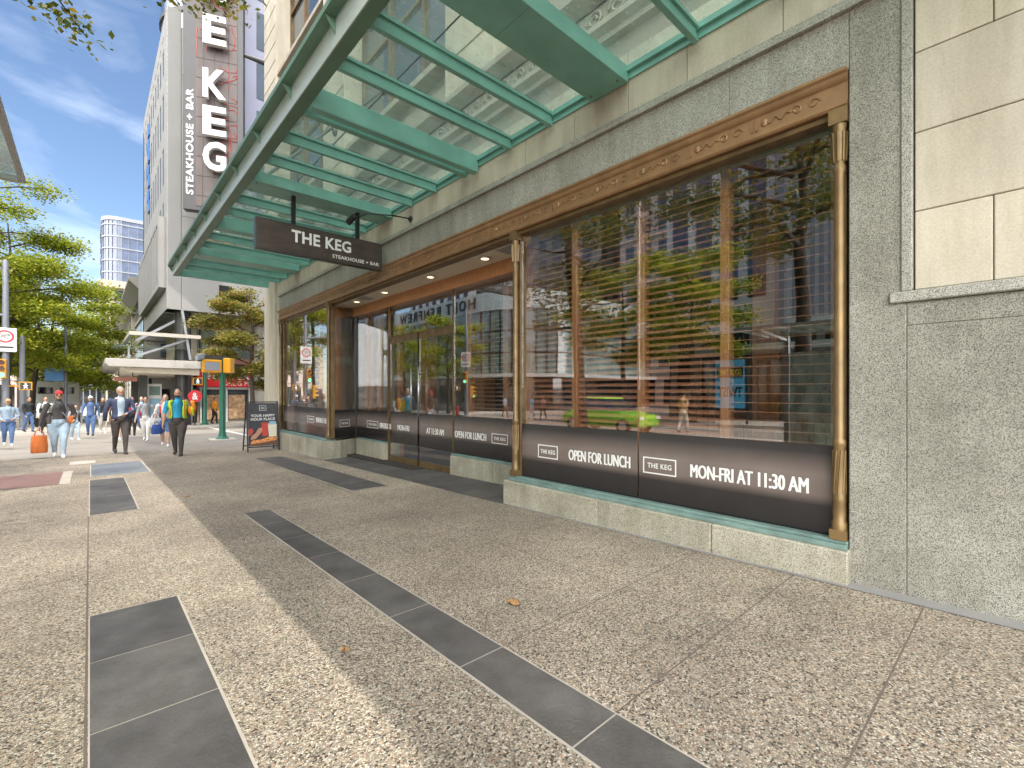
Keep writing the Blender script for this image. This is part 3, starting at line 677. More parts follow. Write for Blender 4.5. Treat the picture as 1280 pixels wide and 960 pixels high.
for c in (.38, 5.53, 10.68, ):
    m = MB(); m.box(XO + .145, XF - .02, c - .17, c - .155, ZB - .03, ZB + .2); m.box(XO + .145, XF - .02, c - .17, c - .06, ZB - .045, ZB - .031)
    m.box(XO + .145, XF - .02, c + .13, c + .145, ZB + .0, ZB + .2); m.box(XO + .145, XF - .02, c + .06, c + .145, ZB - .015, ZB - .001)
    m.build("channel_beam", "teal_steel", can, bevel=.003)
for base in (-2.1, 3.05, 8.2, 13.35):
    for dy in (-1.75, -.98, .85, 1.59):
        y = base + dy
        if Y0 < y < Y1 - .1:
            m = MB(); m.box(XO + .145, XF - .03, y - .03, y + .03, ZB + .135, ZB + .165); m.box(XO + .145, XF - .03, y - .006, y + .006, ZB + .02, ZB + .134); m.box(XO + .145, XF - .03, y - .028, y + .028, ZB + .004, ZB + .019)
            m.build("beam", "teal_steel", can)
beam(Y1 - .05, Y1, .2)
m = MB(); m.box(XF - .045, XF + .004, Y0, Y1, ZB + .12, ZB + .175); m.box(XF - .012, XF + .003, Y0, Y1, ZB + .05, ZB + .119); m.build("wall_ledger", "teal_steel", can)
ed = [Y0] + sorted([b + dy for b in (-2.1, 3.05, 8.2, 13.35) for dy in (-1.75, -.98, 0, .85, 1.59)] + [.38, 5.53, 10.68]) + [Y1]
ed = [e for e in ed if Y0 <= e <= Y1]
xs = [XO + .02, 2.5, 3.35, XF - .01]
for a, b in zip(ed, ed[1:]):
    m = MB()
    for x0, x1 in zip(xs, xs[1:]): m.box(x0 + .004, x1 - .004, a + .004, b - .004, ZB + .19, ZB + .204)
    m.build("glass_panel", "canopy_glass", can)
m = MB()
for x in xs[1:3]: m.box(x - .0035, x + .0035, Y0, Y1, ZB + .192, ZB + .203)
m.build("glass_seals", "black_metal", can)
for c in (3.05, 8.2, 13.35, -2.1):
    m = MB(); m.tube([(XF + .0, c, 7.2), (2.1, c, ZB + .24)], .028, 8); m.tube([(XF - .065, c, 7.2), (XF - .01, c, 7.2)], .16, 14); m.ell((3.2, c, 5.99), .05, .05, .09, 8, 6); m.build("tension_rod", "dark_metal", can, auto=40)
# ================================================================== HANGING SIGN OVER THE SIDEWALK
t = thing("hanging_sign", "brown restaurant sign panel hanging under the canopy at right angles to the shop", "sign", (3.0, 8.15, 3.9))
m = MB(); m.box(1.92, 4.05, 8.10, 8.22, 3.66, 4.16); m.build("sign_box", "dark_metal", t, bevel=.006)
m = MB(); m.box(1.95, 4.02, 8.094, 8.0985, 3.69, 4.13); m.build("face_panel", "sign_brown", t)
m = MB(); m.text("THE KEG", frame((2.95, 8.091, 3.965), (1, 0, 0), (0, 0, 1)), 1.0, .20, .003, .025, 1.05); m.text("STEAKHOUSE + BAR", frame((3.55, 8.091, 3.76), (1, 0, 0), (0, 0, 1)), .86, .062, .002, .012, 1.05); m.build("lettering", "letter_white", t)
for x in (2.5, 3.6):
    m = MB(); m.box(x - .03, x + .03, 8.14, 8.20, 4.161, 4.64); m.build("hanger", "black_metal", t)
t = thing("wall_spotlight", "black gooseneck spotlight arm on the stone wall behind the hanging sign", "lamp", (XF, 7.3, 4.45))
m = MB(); m.tube([(XF, 7.3, 4.45), (XF - .35, 7.3, 4.42), (XF - .75, 7.4, 4.38), (XF - .95, 7.6, 4.30)], .012, 6); m.tube([(XF - .03, 7.3, 4.45), (XF, 7.3, 4.45)], .05, 10); m.build("arm", "black_metal", t, smooth=True)
m = MB(); m.tube([(XF - .93, 7.55, 4.33), (XF - .98, 7.68, 4.24)], .05, 10); m.build("lamp_head", "black_metal", t)

# ================================================================== A-FRAME MENU SIGN
t = thing("sandwich_board", "black A-frame board with food pictures on the sidewalk by the corner pier", "sandwich board", (3.63, 14.7, gz(14.7)))
g0 = gz(14.7); W = .40; lean = .16; Hh = 1.38
def ab(x, z, dy=0): return (3.63 + x, 14.7 - .28 + lean * z / Hh + dy, g0 + z)
m = MB()
for s in (-1, 1):
    m.bar(ab(s * W, 0), ab(s * W, Hh), .03, .03, (0, 1, 0)); m.bar((3.63 + s * W, 14.7 + .28, g0), ab(s * W, Hh, .03), .03, .03, (0, 1, 0))
m.bar(ab(-W, .13), ab(W, .13), .03, .03); m.bar(ab(-W, Hh), ab(W, Hh), .03, .03); m.bar((3.63 - W, 14.98, g0 + .13), (3.63 + W, 14.98, g0 + .13), .03, .03)
m.build("frame", "black_metal", t)
def panel(n, x0, x1, z0, z1, mat, d=.0):
    m = MB(); m.raw([ab(x0, z0, d), ab(x1, z0, d), ab(x1, z1, d), ab(x0, z1, d), ab(x0, z0, d + .004), ab(x1, z0, d + .004), ab(x1, z1, d + .004), ab(x0, z1, d + .004)], [(0, 1, 2, 3), (7, 6, 5, 4), (0, 4, 5, 1), (1, 5, 6, 2), (2, 6, 7, 3), (3, 7, 4, 0)]); return m.build(n, mat, t)
paint("poster_dark", (.03, .03, .035), .4, 0, .3, 8)
paint("poster_red", (.45, .05, .04), .4); paint("poster_skin", (.42, .22, .14), .4); paint("poster_blue", (.25, .42, .55), .4); paint("poster_wood", (.10, .05, .03), .4, 0, .5, 14)
paint("poster_food", (.55, .22, .07), .4, 0, .6, 22); paint("poster_cream", (.62, .58, .45), .4, 0, .1)
panel("poster", -W + .02, W - .02, .16, Hh - .03, "poster_dark", -.012)
panel("picture_table", -W + .05, W - .03, .17, .30, "poster_wood", -.0165)
F = lambda x, z: frame(ab(x, z, -.019), (1, 0, 0), (0, lean / Hh, 1))
m = MB(); m.text("YOUR HAPPY", F(0, 1.0), .62, .075, .001, .02); m.text("HOUR PLACE", F(0, .90), .62, .075, .001, .02)
m.text("KEG", F(0, 1.21), .10, .045, .001, .01)
for a, b, c, e in ((-.09, .09, .06, .07), (-.09, .09, -.07, -.06), (-.09, -.08, -.07, .07), (.08, .09, -.07, .07)):
    f = F(0, 1.21); m.raw([f @ Vector(p) for p in ((a, c, 0), (b, c, 0), (b, e, 0), (a, e, 0))], [(0, 1, 2, 3)])
m.build("lettering", "letter_white", t)
def blob(n, pts, mat, d):
    m = MB(); m.face([ab(x, z, d) for x, z in pts]); return m.build(n, mat, t)
blob("picture_drink", [(-.03, .42), (.11, .42), (.13, .80), (-.05, .80)], "poster_red", -.017)
blob("picture_glass", [(.14, .40), (.34, .40), (.35, .74), (.30, .82), (.17, .82), (.12, .74)], "poster_cream", -.0168)
blob("picture_water", [(.15, .74), (.33, .74), (.33, .83), (.16, .83)], "poster_blue", -.0175)
blob("picture_hand", [(-.33, .33), (-.20, .36), (-.07, .50), (-.02, .60), (-.04, .66), (-.12, .65), (-.2, .52), (-.30, .44)], "poster_skin", -.018)
blob("picture_sleeve", [(-.37, .45), (-.30, .47), (-.25, .58), (-.30, .66), (-.37, .62)], "poster_red", -.0182)
blob("picture_food", [(-.33, .22), (.0, .25), (.33, .30), (.36, .38), (.15, .40), (-.05, .34), (-.3, .31)], "poster_food", -.0185)

# ================================================================== BUILDINGS DOWN THE STREET
def winrow(m, axis, c, a0, a1, z0, z1, n, fill, d=.02):
    """n windows between a0..a1 on the plane axis=c, thin slabs of depth d on each side"""
    w = (a1 - a0) / n
    for k in range(n):
        p, q = a0 + w * (k + .5 - fill / 2), a0 + w * (k + .5 + fill / 2)
        if axis == 'x': m.box(c - d, c + d, p, q, z0, z1)
        else: m.box(p, q, c - d, c + d, z0, z1)
# --- tower with the vertical sign
paint("tower_pane", (.045, .05, .055), .45, 0, .3, .6)
tw = thing("stone_tower_block", "pale stone office block on columns across the intersection", "building", (3.4, 34, 0))
TX, TY = 3.36, 34.0
m = MB()
# street face built as piers and spandrels so that the windows sit in real openings
ncol = 10; cw = (50.0 - TY - 1.2) / ncol; zr = [6.3 + 3.35 * k for k in range(6)]
for k in range(ncol + 1):
    y = TY + 1.2 + k * cw; m.box(TX, TX + .7, y - cw * .22, y + cw * .22, 6.3, 23.2)
for z in zr: m.box(TX + .001, TX + .69, TY + .05, 50, z, z + 1.15)
m.box(TX + .001, TX + .69, TY + .05, 50, 22.4, 23.2); m.box(TX, TX + .7, 49.5, 50.3, 6.3, 23.2)
m.box(TX, TX + .7, TY, TY + .9, 6.3, 23.2)
m.build("street_wall", "tower_stone", tw, bevel=.02)
m = MB()
px0 = TX + .701
for k in range(6):
    for j in range(5): m.box(px0 + j * 3.7 + .01, px0 + (j + 1) * 3.7 - .01, TY, TY + .5, 6.3 + k * 2.82 + .01, 6.3 + (k + 1) * 2.82 - .01)
m.build("corner_wall", "tower_stone", tw)
m = MB(); m.box(TX + .701, 22, TY + .3, 50, 6.31, 6.5); m.build("floor_slab", "tower_stone_dark", tw); m = MB(); m.box(TX + .2, 22, TY + .2, 50.2, 23.0, 23.25); m.build("floor_slab", "tower_stone_dark", tw)
for k in range(ncol):
    for z in zr[:5]:
        m = MB(); y = TY + 1.2 + (k + .5) * cw; m.box(TX + .02, TX + .05, y - cw * .275, y + cw * .275, z + 1.15, z + 3.35); m.build("window", "tower_pane", tw)
m = MB(); m.box(TX + .45, TX + .5, TY + .6, 50, 6.4, 23); m.build("window_lining", "tower_stone_dark", tw)
m = MB()                                           # ribbed projecting bay low on the street face
m.box(TX - .35, TX - .002, TY + .4, 49, 7.6, 7.9); m.box(TX - .35, TX - .002, TY + .4, 49, 11.5, 11.8); m.box(TX - .36, TX - .002, TY + .4, TY + 1.1, 7.901, 11.499)
for k in range(14): m.box(TX - .34, TX - .002, TY + 2.0 + k * 1.05, TY + 2.4 + k * 1.05, 7.901, 11.499)
m.build("ribbed_bay", "tower_stone", tw)
m = MB(); m.box(TX - .12, TX - .003, TY + 1.1, 48.9, 7.902, 11.498); m.build("bay_glazing", "dark_glass", tw)
m = MB()
for i in range(3): m.tube([(TX + 3.2, TY + 4.2, 23.25 + i * 2.6), (TX + 3.2, TY + 4.2, 23.25 + i * 2.6 + 2.3)], 3.1, 28)
m.build("curved_penthouse", "blue_glass", tw, auto=40)
m = MB()
for i in range(4): m.tube([(TX + 3.2, TY + 4.2, 23.26 + i * 2.6 - .28), (TX + 3.2, TY + 4.2, 23.24 + i * 2.6)], 3.2, 28)
m.build("penthouse_bands", "dark_metal", tw, auto=40)
for x in (4.25, 8.6, 13.5):
    m = MB(); m.tube([(x, TY + .9, -1), (x, TY + .9, 6.3)], .42, 18); m.build("column", "tower_stone_dark" if x > 5 else "dark_metal", tw, auto=40)
m = MB(); m.box(6.0, 6.7, TY - .02, TY - .004, 7.2, 8.1); m.box(9.3, 10.5, TY - .02, TY - .004, 7.2, 8.1); m.build("slot_window", "dark_glass", tw)
m = MB(); m.box(5.8, 6.9, TY - .1, TY - .003, 7.02, 7.15); m.build("slot_sill", "tower_stone_dark", tw)
m = MB(); m.box(7.0, 22, TY - .5, TY - .01, 12.5, 30); m.box(7.0, 22, TY - .48, TY + 6, 30.01, 30.3); m.build("lavender_wall", "lavender_panel", tw)
m = MB()
for k in range(5): m.box(8.0, 9.4, TY - .53, TY - .505, 14 + k * 3.2, 16.4 + k * 3.2)
m.build("lavender_windows", "window_glass", tw)
# recessed ground floor: back walls, glazing, red shop front
m = MB(); m.box(5.0, 22, 37.2, 37.6, -1, 2.75); m.box(5.0, 22, 37.2, 37.6, 5.6, 6.3); m.box(4.9, 5.3, 37.2, 50, -1, 6.3); m.build("ground_floor_wall", "cream_stone", tw)
m = MB(); m.box(5.3, 22, 37.22, 37.25, 3.7, 5.6); m.build("mezzanine_glass", "green_glass", tw)
m = MB(); m.box(5.6, 22, 36.0, 36.5, 3.3, 3.65); m.build("mezzanine_beam", "brick_red", tw)
m = MB()
for k in range(9): m.box(5.4 + k * 1.6, 5.5 + k * 1.6, 37.15, 37.199, 3.7, 5.6)
m.build("mezzanine_mullions", "dark_metal", tw)
m = MB()
for a, b in ((5.5, 6.7), (7.0, 8.3), (8.6, 9.9), (10.2, 11.5)): m.box(a, b, 37.1, 37.19, gz(37) + .15, 1.55)
m.build("shop_window", "window_glass", tw)
paint("shop_goods", (.42, .26, .14), .6, 0, .7, 5)
m = MB()
for a in (5.6, 7.1, 8.75): m.box(a, a + 1.0, 37.04, 37.098, gz(37) + .2, 1.2)
m.build("shop_goods", "shop_goods", tw)
m = MB()
for a in (5.45, 6.75, 6.95, 8.35, 8.55, 9.95, 10.15): m.box(a, a + .09, 37.0, 37.18, gz(37), 1.6)
m.box(5.4, 12, 36.98, 37.18, 1.58, 1.72); m.build("shop_mullions", "white_paint", tw)
paint("shop_red", (.72, .025, .03), .4, 0, .06); paint("logo_blue", (.05, .16, .45), .4)
paint("sign_letter", (.55, .54, .52), .5, 0, .04)
ss = thing("shop_sign", "red drugstore fascia sign with white lettering behind the amber tree", "sign", (8.0, 36.9, 2.3))
m = MB(); m.box(5.2, 10.6, 36.7, 36.97, 1.75, 2.85); m.build("sign_box", "shop_red", ss, bevel=.02)
m = MB(); fr = lambda x, z: frame((x, 36.69, z), (1, 0, 0), (0, 0, 1)); m.text("SHOPPERS", fr(7.05, 2.48), 3.1, .46, .01, .03, 1.05); m.text("DRUG MART", fr(7.9, 1.98), 2.3, .30, .01, 0.0, 1.05); m.build("lettering", "letter_white", ss)
m = MB(); m.tube([(9.6, 36.66, 2.3), (9.6, 36.695, 2.3)], .42, 24); m.build("round_logo", "logo_blue", ss)
m = MB(); m.text("CP", fr(9.6, 2.3) @ Matrix.Translation((0, 0, .05)), .45, .28, .01, .01); m.build("logo_mark", "letter_white", ss)
# --- vertical sign
sg = thing("vertical_sign", "tall vertical blade sign with big white letters on the pale tower", "sign", (3.9, 32, 12))
u = Vector((math.cos(R(22)), -math.sin(R(22)), 0)); n = Vector((-math.sin(R(22)), -math.cos(R(22)), 0)); P0 = Vector((3.9, 32.0, 0)); w = 3.0
def sp(a, z, d=0): return P0 + u * a + n * d + Vector((0, 0, z))
def sbox(a0, a1, z0, z1, d0, d1):
    m = MB(); c = sp((a0 + a1) / 2, (z0 + z1) / 2, (d0 + d1) / 2); m.obox(c, u * (a1 - a0) / 2, n * (d1 - d0) / 2, Vector((0, 0, (z1 - z0) / 2))); return m
paint("sign_grey", (.042, .037, .038), .45, 0, .1); paint("sign_tan", (.075, .052, .043), .5, 0, .35, .9, stretch=(1, 1, .5)); paint("crack_red", (.36, .035, .02), .5)
sbox(0, w, 11.75, 31, -.5, 0).build("sign_body", "sign_grey", sg, bevel=.02)
sbox(.62, w - .32, 12.0, 30.7, .001, .03).build("face_panel", "sign_tan", sg)
m = MB(); r2 = random.Random(3)
for k in range(46):                                # jagged thin red lines over the face
    a, z = r2.uniform(.65, 2.6), 12.1 + k * .40; pts = [sp(a, z, .035)]
    hor = r2.random() < .6
    for j in range(4):
        a2 = min(2.66, max(.64, a + (r2.uniform(.15, .5) if hor else r2.uniform(-.15, .15)))); z2 = z + (r2.uniform(-.2, .2) if hor else r2.uniform(.2, .6))
        pts.append(sp(a2, z2, .035)); a, z = a2, z2
    m.tube(pts, .02, 4)
m.build("red_line_pattern", "crack_red", sg)
m = MB()
for k in range(16): m.tube([sp(.64, 12.6 + k * 1.12, .034), sp(2.66, 12.6 + k * 1.12 + r2.uniform(-.05, .05), .034)], .012, 4)
for a in (.95, 1.5, 2.2): m.tube([sp(a, 12.0, .034), sp(a + .1, 30, .034)], .012, 4)
m.build("panel_joints", "sign_grey", sg)
for ch, z in (("T", 26.9), ("H", 24.4), ("E", 21.9), ("K", 18.85), ("E", 16.75), ("G", 14.75)):
    m = MB(); m.text(ch, frame(sp(1.64, z, .38), u, (0, 0, 1)), 1.15, 1.65, .13, .03); m.build("letter", "sign_letter", sg)
m = MB(); m.text("STEAKHOUSE + BAR", frame(sp(.32, 15.6, .01), (0, 0, 1), -u), 6.0, .36, .01, .02, 1.05); m.build("lettering", "letter_white", sg)
for p_, q_, r_ in ((sp(w, 21.3, -.25), sp(w + 3.3, 21.3, -1.2), [.10, .3]), (sp(1.5, 14, -.5), sp(1.5, 14, -2.2), .12), (sp(1.5, 27, -.5), sp(1.5, 27, -3.0), .12)):
    m = MB(); m.tube([p_, q_], r_, 8); m.build("bracket", "dark_metal", sg)
m = MB()
for k in range(7): m.box(3.26, 3.335, 44.2 + (k % 2) * .5, 45.2 + (k % 2) * .7, 15.0 + k * .95, 15.8 + k * .95)
b_ = m.build("banner_sign", MATS["logo_blue"]); tag(b_, "blue vertical banner fixed high on the street side of the pale tower", "banner")
paint("pale_slab", (.40, .375, .335), .6, 0, .08)
# --- entrance canopies in front of the tower
ec = thing("station_canopy", "white slab canopy with glass canopy above it at the tower entrance", "canopy", (2.8, 36, 3))
m = MB(); m.prism([(.6, 2.95), (.75, 2.78), (4.9, 2.76), (4.9, 3.22), (.75, 3.22), (.6, 3.2)], 'y', 33.0, 47); m.build("slab", "pale_slab", ec, bevel=.02)
m = MB(); m.prism([(1.7, 2.52), (4.9, 2.42), (4.9, 2.755), (1.3, 2.77)], 'y', 33.6, 46); m.build("slab_soffit", "cream_soffit", ec)
m = MB(); m.box(1.6, 4.9, 33.0, 33.25, 4.55, 4.75); m.box(1.6, 1.8, 33.251, 45, 4.55, 4.75); m.build("glass_frame", "pale_concrete", ec)
m = MB(); m.raw([(1.0, 33.3, 3.95), (4.6, 33.3, 3.95), (4.6, 45, 4.5), (1.0, 45, 4.5), (1.0, 33.3, 3.98), (4.6, 33.3, 3.98), (4.6, 45, 4.53), (1.0, 45, 4.53)], [(0, 1, 2, 3), (7, 6, 5, 4), (0, 4, 5, 1), (1, 5, 6, 2), (2, 6, 7, 3), (3, 7, 4, 0)]); m.build("glass_roof", "canopy_glass", ec)
for a, b, w_ in (((4.4, 33.2, 3.3), (4.0, 33.2, 6.2), .12), ((1.9, 33.4, 3.4), (4.3, 33.4, 4.5), .12), ((2.0, 35, 4.4), (4.5, 35, 6.2), .14), ((1.6, 33.5, 3.3), (1.6, 33.5, 3.9), .08)):
    m = MB(); m.bar(a, b, w_); m.build("strut", "grey_metal", ec)
for x, y in ((2.35, 35.5), (2.35, 42)):
    m = MB(); m.box(x - .2, x + .2, y - .2, y + .2, -1.2, 2.4); m.build("post", "dark_metal", ec)
m = MB(); m.box(4.6, 4.9, 36, 47, -1.2, 2.4); m.box(3.2, 4.6, 40.8, 41, -1.2, 2.3); m.build("back_wall", "tower_stone", ec)
m = MB(); m.box(3.3, 4.2, 40.75, 40.79, -.7, 1.6); m.build("doorway", "dark_glass", ec)
m = MB(); m.box(2.6, 3.3, 36.0, 36.12, -.7, 1.9); kiosk = m.build("map_board", "white_paint"); tag(kiosk, "white map board with green panel under the entrance canopy", "board")
m = MB(); m.box(2.68, 3.22, 35.98, 35.995, 1.2, 1.75); m.build("green_panel", "verdigris", kiosk)
m = MB(); m.box(2.68, 3.22, 35.98, 35.995, -.3, 1.0); m.build("poster_panel", "poster_blue", kiosk)
m = MB(); m.box(1.0, 2.0, 34.0, 34.1, 2.0, 2.25); o = m.build("red_hanging_sign", "brick_red"); tag(o, "small dark red sign hanging under the white slab canopy", "sign")
m = MB(); m.tube([(1.2, 34.05, 2.25), (1.2, 34.05, 2.66)], .02, 6); m.tube([(1.8, 34.05, 2.25), (1.8, 34.05, 2.66)], .02, 6); m.build("rods", "dark_metal", o)
# --- older blocks and towers further along the right side
def block(name, label, x0, x1, y0, y1, h, mat, floors, ncols, ncross=3, cornice=0, wm="window_glass", fill=.5, base=4.0, col2="tower_stone_dark"):
    t = thing(name, label, "building", ((x0 + x1) / 2, (y0 + y1) / 2, gz(y0) - .5)); b0 = gz(y1) - 1
    m = MB(); m.box(x0, x1, y0, y1, b0, h); m.build("walls", mat, t)
    fh = (h - base - .8) / floors
    for side in (('x', x0, y0, y1, ncols), ('y', y0, x0, x1, ncross), ('x', x1, y0, y1, ncols)):
        m = MB()
        for f in range(floors): winrow(m, side[0], side[1], side[2] + .4, side[3] - .4, base + f * fh + fh * .22, base + f * fh + fh * .82, side[4], fill, .03)
        o = m.build("windows", wm, t); o['kind'] = 'stuff'
        m = MB()
        for f in range(floors + 1):
            z = base + f * fh
            if side[0] == 'x': m.box(side[1] - .12, side[1] + .12, y0 - .001, y1 + .001, z - .12, z + .06)
            else: m.box(x0, x1, side[1] - .12, side[1] + .12, z - .12, z + .06)
        m.build("string_courses", col2, t)
    if cornice:
        m = MB(); c = cornice; m.prism([(x0 - c * .2, h - 1.0), (x0 - c, h - .1), (x0 - c, h + .15), (x1 + c, h + .15), (x1 + c, h - .1), (x1 + c * .2, h - 1.0)], 'y', y0 - c, y1 + c); m.build("cornice", col2, t)
    m = MB()
    for side in (('x', x0, y0, y1, max(2, ncols // 2)), ('x', x1, y0, y1, max(2, ncols // 2))): winrow(m, side[0], side[1], side[2], side[3], gz(y0) + .2, base - 1.0, side[4], .8, .04)
    winrow(m, 'y', y0, x0, x1, gz(y0) + .2, base - 1.0, max(2, ncross), .8, .04)
    m.build("shop_fronts", "dark_glass", t)
    return t
block("old_commercial_block", "low dark block with deep projecting cornice beside the pale tower", 3.5, 16, 51.5, 62, 10.9, "tower_stone_dark", 3, 6, 4, 1.1)
block("old_commercial_block", "second corniced block further along, its eaves lower than its neighbour's", 3.3, 16, 64, 82, 10.6, "cream_stone", 3, 8, 4, 1.3, col2="tower_stone_dark")
block("cream_corner_building", "cream stone building with dentil cornice below the blue glass tower", 1.9, 18, 100, 125, 19.3, "cream_stone", 5, 7, 6, .9, col2="cream_stone")
# blue glass tower with rounded corner
bt = thing("blue_glass_tower", "tall blue glass tower with rounded corner in the distance", "tower", (7, 175, 0))
def bt_poly(e): 
    p = [(2.6 + 4 - (4 + e) * math.cos(a), 170 + 4 - (4 + e) * math.sin(a)) for a in [i * math.pi / 2 / 8 for i in range(9)]]
    return p + [(28 + e, 170 - e), (28 + e, 195), (2.6 - e, 195)]
m = MB(); m.prism(bt_poly(0), 'z', -5, 50); m.build("glass_walls", "blue_glass", bt)
m = MB()
for k in range(14): m.prism(bt_poly(.25), 'z', 5 + k * 3.3, 5.32 + k * 3.3)
m.prism(bt_poly(.3), 'z', 49.2, 50.2); m.build("floor_bands", "grey_panel", bt)
m = MB()
for i in range(12): m.box(6 + i * 2, 6.06 + i * 2, 169.9, 169.99, 2, 50)
for i in range(7):
    a = i * math.pi / 2 / 6; m.box(6.6 - 4.15 * math.cos(a) - .04, 6.6 - 4.15 * math.cos(a) + .04, 174 - 4.15 * math.sin(a) - .08, 174 - 4.15 * math.sin(a) + .08, 2, 50)
m.build("mullions", "grey_panel", bt)
block("distant_pale_tower", "pale blue-white glazed block at the far end of the street", -6, 6, 260, 285, 24, "grey_panel", 8, 8, 6, 0, "blue_glass", .7)
block("distant_pink_block", "pinkish stone block behind the left row of trees", -40, -12, 150, 190, 30, "pink_stone", 8, 9, 9, .6)
block("distant_tan_block", "tan block far down the left side of the street", -70, -18, 215, 250, 22, "cream_stone", 6, 9, 12, .6)
# ================================================================== OPPOSITE SIDE (seen in the shop windows)
# glass department store with rounded corner
paint("store_panel", (.62, .68, .66), .4, 0, .05); paint("rib_white", (.78, .78, .77), .6, 0, .04)
ds = thing("glass_department_store", "green glass store with rounded corner, mirrored in the entrance windows", "building", (-30, 50, 0))
def ds_poly(e, y1=78):
    cx, cyy, r = -30, 42, 8 + e
    return [(-22 + e, y1)] + [(cx + r * math.cos(a), cyy - r * math.sin(a)) for a in [i * math.pi / 2 / 10 for i in range(11)]] + [(-60, 34 - e), (-60, y1)]
m = MB(); m.prism(ds_poly(0), 'z', 3.4, 12); m.build("glass_walls", "green_glass", ds)
m = MB(); m.prism(ds_poly(-.6), 'z', -2, 3.4); m.build("street_glazing", "window_glass", ds)
m = MB(); m.prism(ds_poly(1.6), 'z', 3.0, 3.35); m.build("white_canopy", "white_paint", ds)
m = MB(); m.prism(ds_poly(.12), 'z', 10.3, 12.3); m.build("sign_band", "store_panel", ds)
m = MB()
for z in (5.6, 8.0): m.prism(ds_poly(.05), 'z', z, z + .12)
for y in range(43, 78, 3): m.box(-21.98, -21.9, y, y + .1, 3.4, 10.3)
for i in range(1, 10):
    a = i * math.pi / 20; x, y = -30 + 8.04 * math.cos(a), 42 - 8.04 * math.sin(a); m.box(x - .06, x + .06, y - .06, y + .06, 3.4, 10.3)
m.build("mullions", "dark_metal", ds)
m = MB(); m.text("HOLT RENFREW", frame((-21.82, 50, 11.3), (0, 1, 0), (0, 0, 1)), 17, 1.25, .04, .01, 1.25); m.build("lettering", "black_metal", ds)
# white ribbed slab building, right of it the pink stone tower
rb = thing("white_ribbed_building", "white ribbed wall building opposite, mirrored in the right-hand bay", "building", (-26, 6, 0))
m = MB(); m.box(-40, -20, -3, 9.5, 5, 26); m.box(-40, -20.5, 9.5, 16.5, 5, 24); m.build("walls", "rib_white", rb)
m = MB()
for k in range(26): m.box(-20, -19.85, -2 + k * .42, -1.82 + k * .42, 5.5, 28)
m.box(-20, -19.7, 9.0, 9.5, 5, 28); m.build("ribs", "grey_panel", rb)
m = MB(); m.box(-39, -20.6, -3, 16.4, -.5, 4.99); m.build("street_glazing", "dark_glass", rb)
m = MB()
for k in range(12): m.box(-20.599, -20.4, -2.9 + k * 1.7, -2.5 + k * 1.7, -.5, 4.9)
m.build("street_piers", "tower_stone_dark", rb)
m = MB(); m.box(-20.4, -17.5, -3, 16, 3.6, 3.95); m.build("street_canopy", "teal_skylit", rb)
m = MB()
for k in range(4): m.box(-20.49, -20.45, 10.2 + k * 1.6, 11.2 + k * 1.6, 7, 23)
m.build("blue_windows", "blue_glass", rb)
block("pink_stone_tower", "pink stone office tower with square windows, seen mirrored behind the leaves", -66, -46, 20, 38, 46, "pink_stone", 14, 7, 7, .5, fill=.55)
block("white_hotel_tower", "white tower with paired windows behind the glass store, mirrored above the doors", -66, -46, 74, 98, 44, "white_paint", 13, 8, 7, .3, fill=.5)
block("added_brown_block", "brown block added between the pink and white towers to darken the sky mirrored above the green car", -66, -46, 42, 70, 50, "tower_stone_dark", 14, 9, 7, .4, fill=.5)  # added to cover bright sky mirrored in the left window bays
# poster in the opposite shop window
paint("poster_cyan", (.10, .50, .80), .4); paint("poster_yellow", (.7, .55, .03), .4)
ps = thing("window_poster", "cyan shop poster with a yellow headline, mirrored in the right-hand bay", "poster", (-17, 9, 1.5))
m = MB(); m.box(-15.06, -15.0, 9.2, 10.7, .6, 3.0); m.build("sheet", "poster_cyan", ps)
m = MB(); m.box(-14.999, -14.99, 9.3, 10.6, 2.1, 2.65); m.build("headline", "poster_black" if "poster_black" in MATS else "black_metal", ps)
m = MB(); m.text("GOOD TIMES", frame((-14.985, 9.95, 2.37), (0, 1, 0), (0, 0, 1)), 1.15, .3, .003, .02); m.build("headline_lettering", "poster_yellow", ps)
m = MB(); m.text("TWIST", frame((-14.995, 9.95, 1.4), (0, 1, 0), (0, 0, 1)), 1.2, .5, .003, .03); m.build("lettering", "black_metal", ps)
m = MB(); m.box(-15.08, -14.98, 9.1, 9.19, gz(9), 3.1); m.box(-15.08, -14.98, 10.71, 10.8, gz(9), 3.1); m.build("stand", "dark_metal", ps)
# ================================================================== BUS SHELTER at the left edge
bs = thing("bus_shelter", "glass roofed bus shelter with a grey metal edge overhanging the sidewalk", "bus shelter", (-1.2, 1.8, 0))
m = MB(); m.box(-2.0, -.286, -.3, 3.66, 2.571, 2.583); m.build("roof_glass", "shelter_glass", bs)
m = MB(); m.box(-.285, -.262, -.3, 3.7, 2.545, 2.57); m.box(-2.0, -.286, 3.661, 3.70, 2.54, 2.57); m.box(-2.0, -.301, 1.7, 1.74, 2.52, 2.562); m.build("roof_frame", "grey_metal", bs)
for y in (.1, 3.3):
    m = MB(); m.box(-1.95, -1.87, y - .04, y + .04, 0, 2.54); m.bar((-1.9, y, 2.45), (-.5, y, 2.53), .05); m.build("post", "grey_metal", bs)
m = MB(); m.box(-1.95, -1.93, .15, 3.25, .2, 2.2); m.build("back_panel", "shelter_glass", bs)
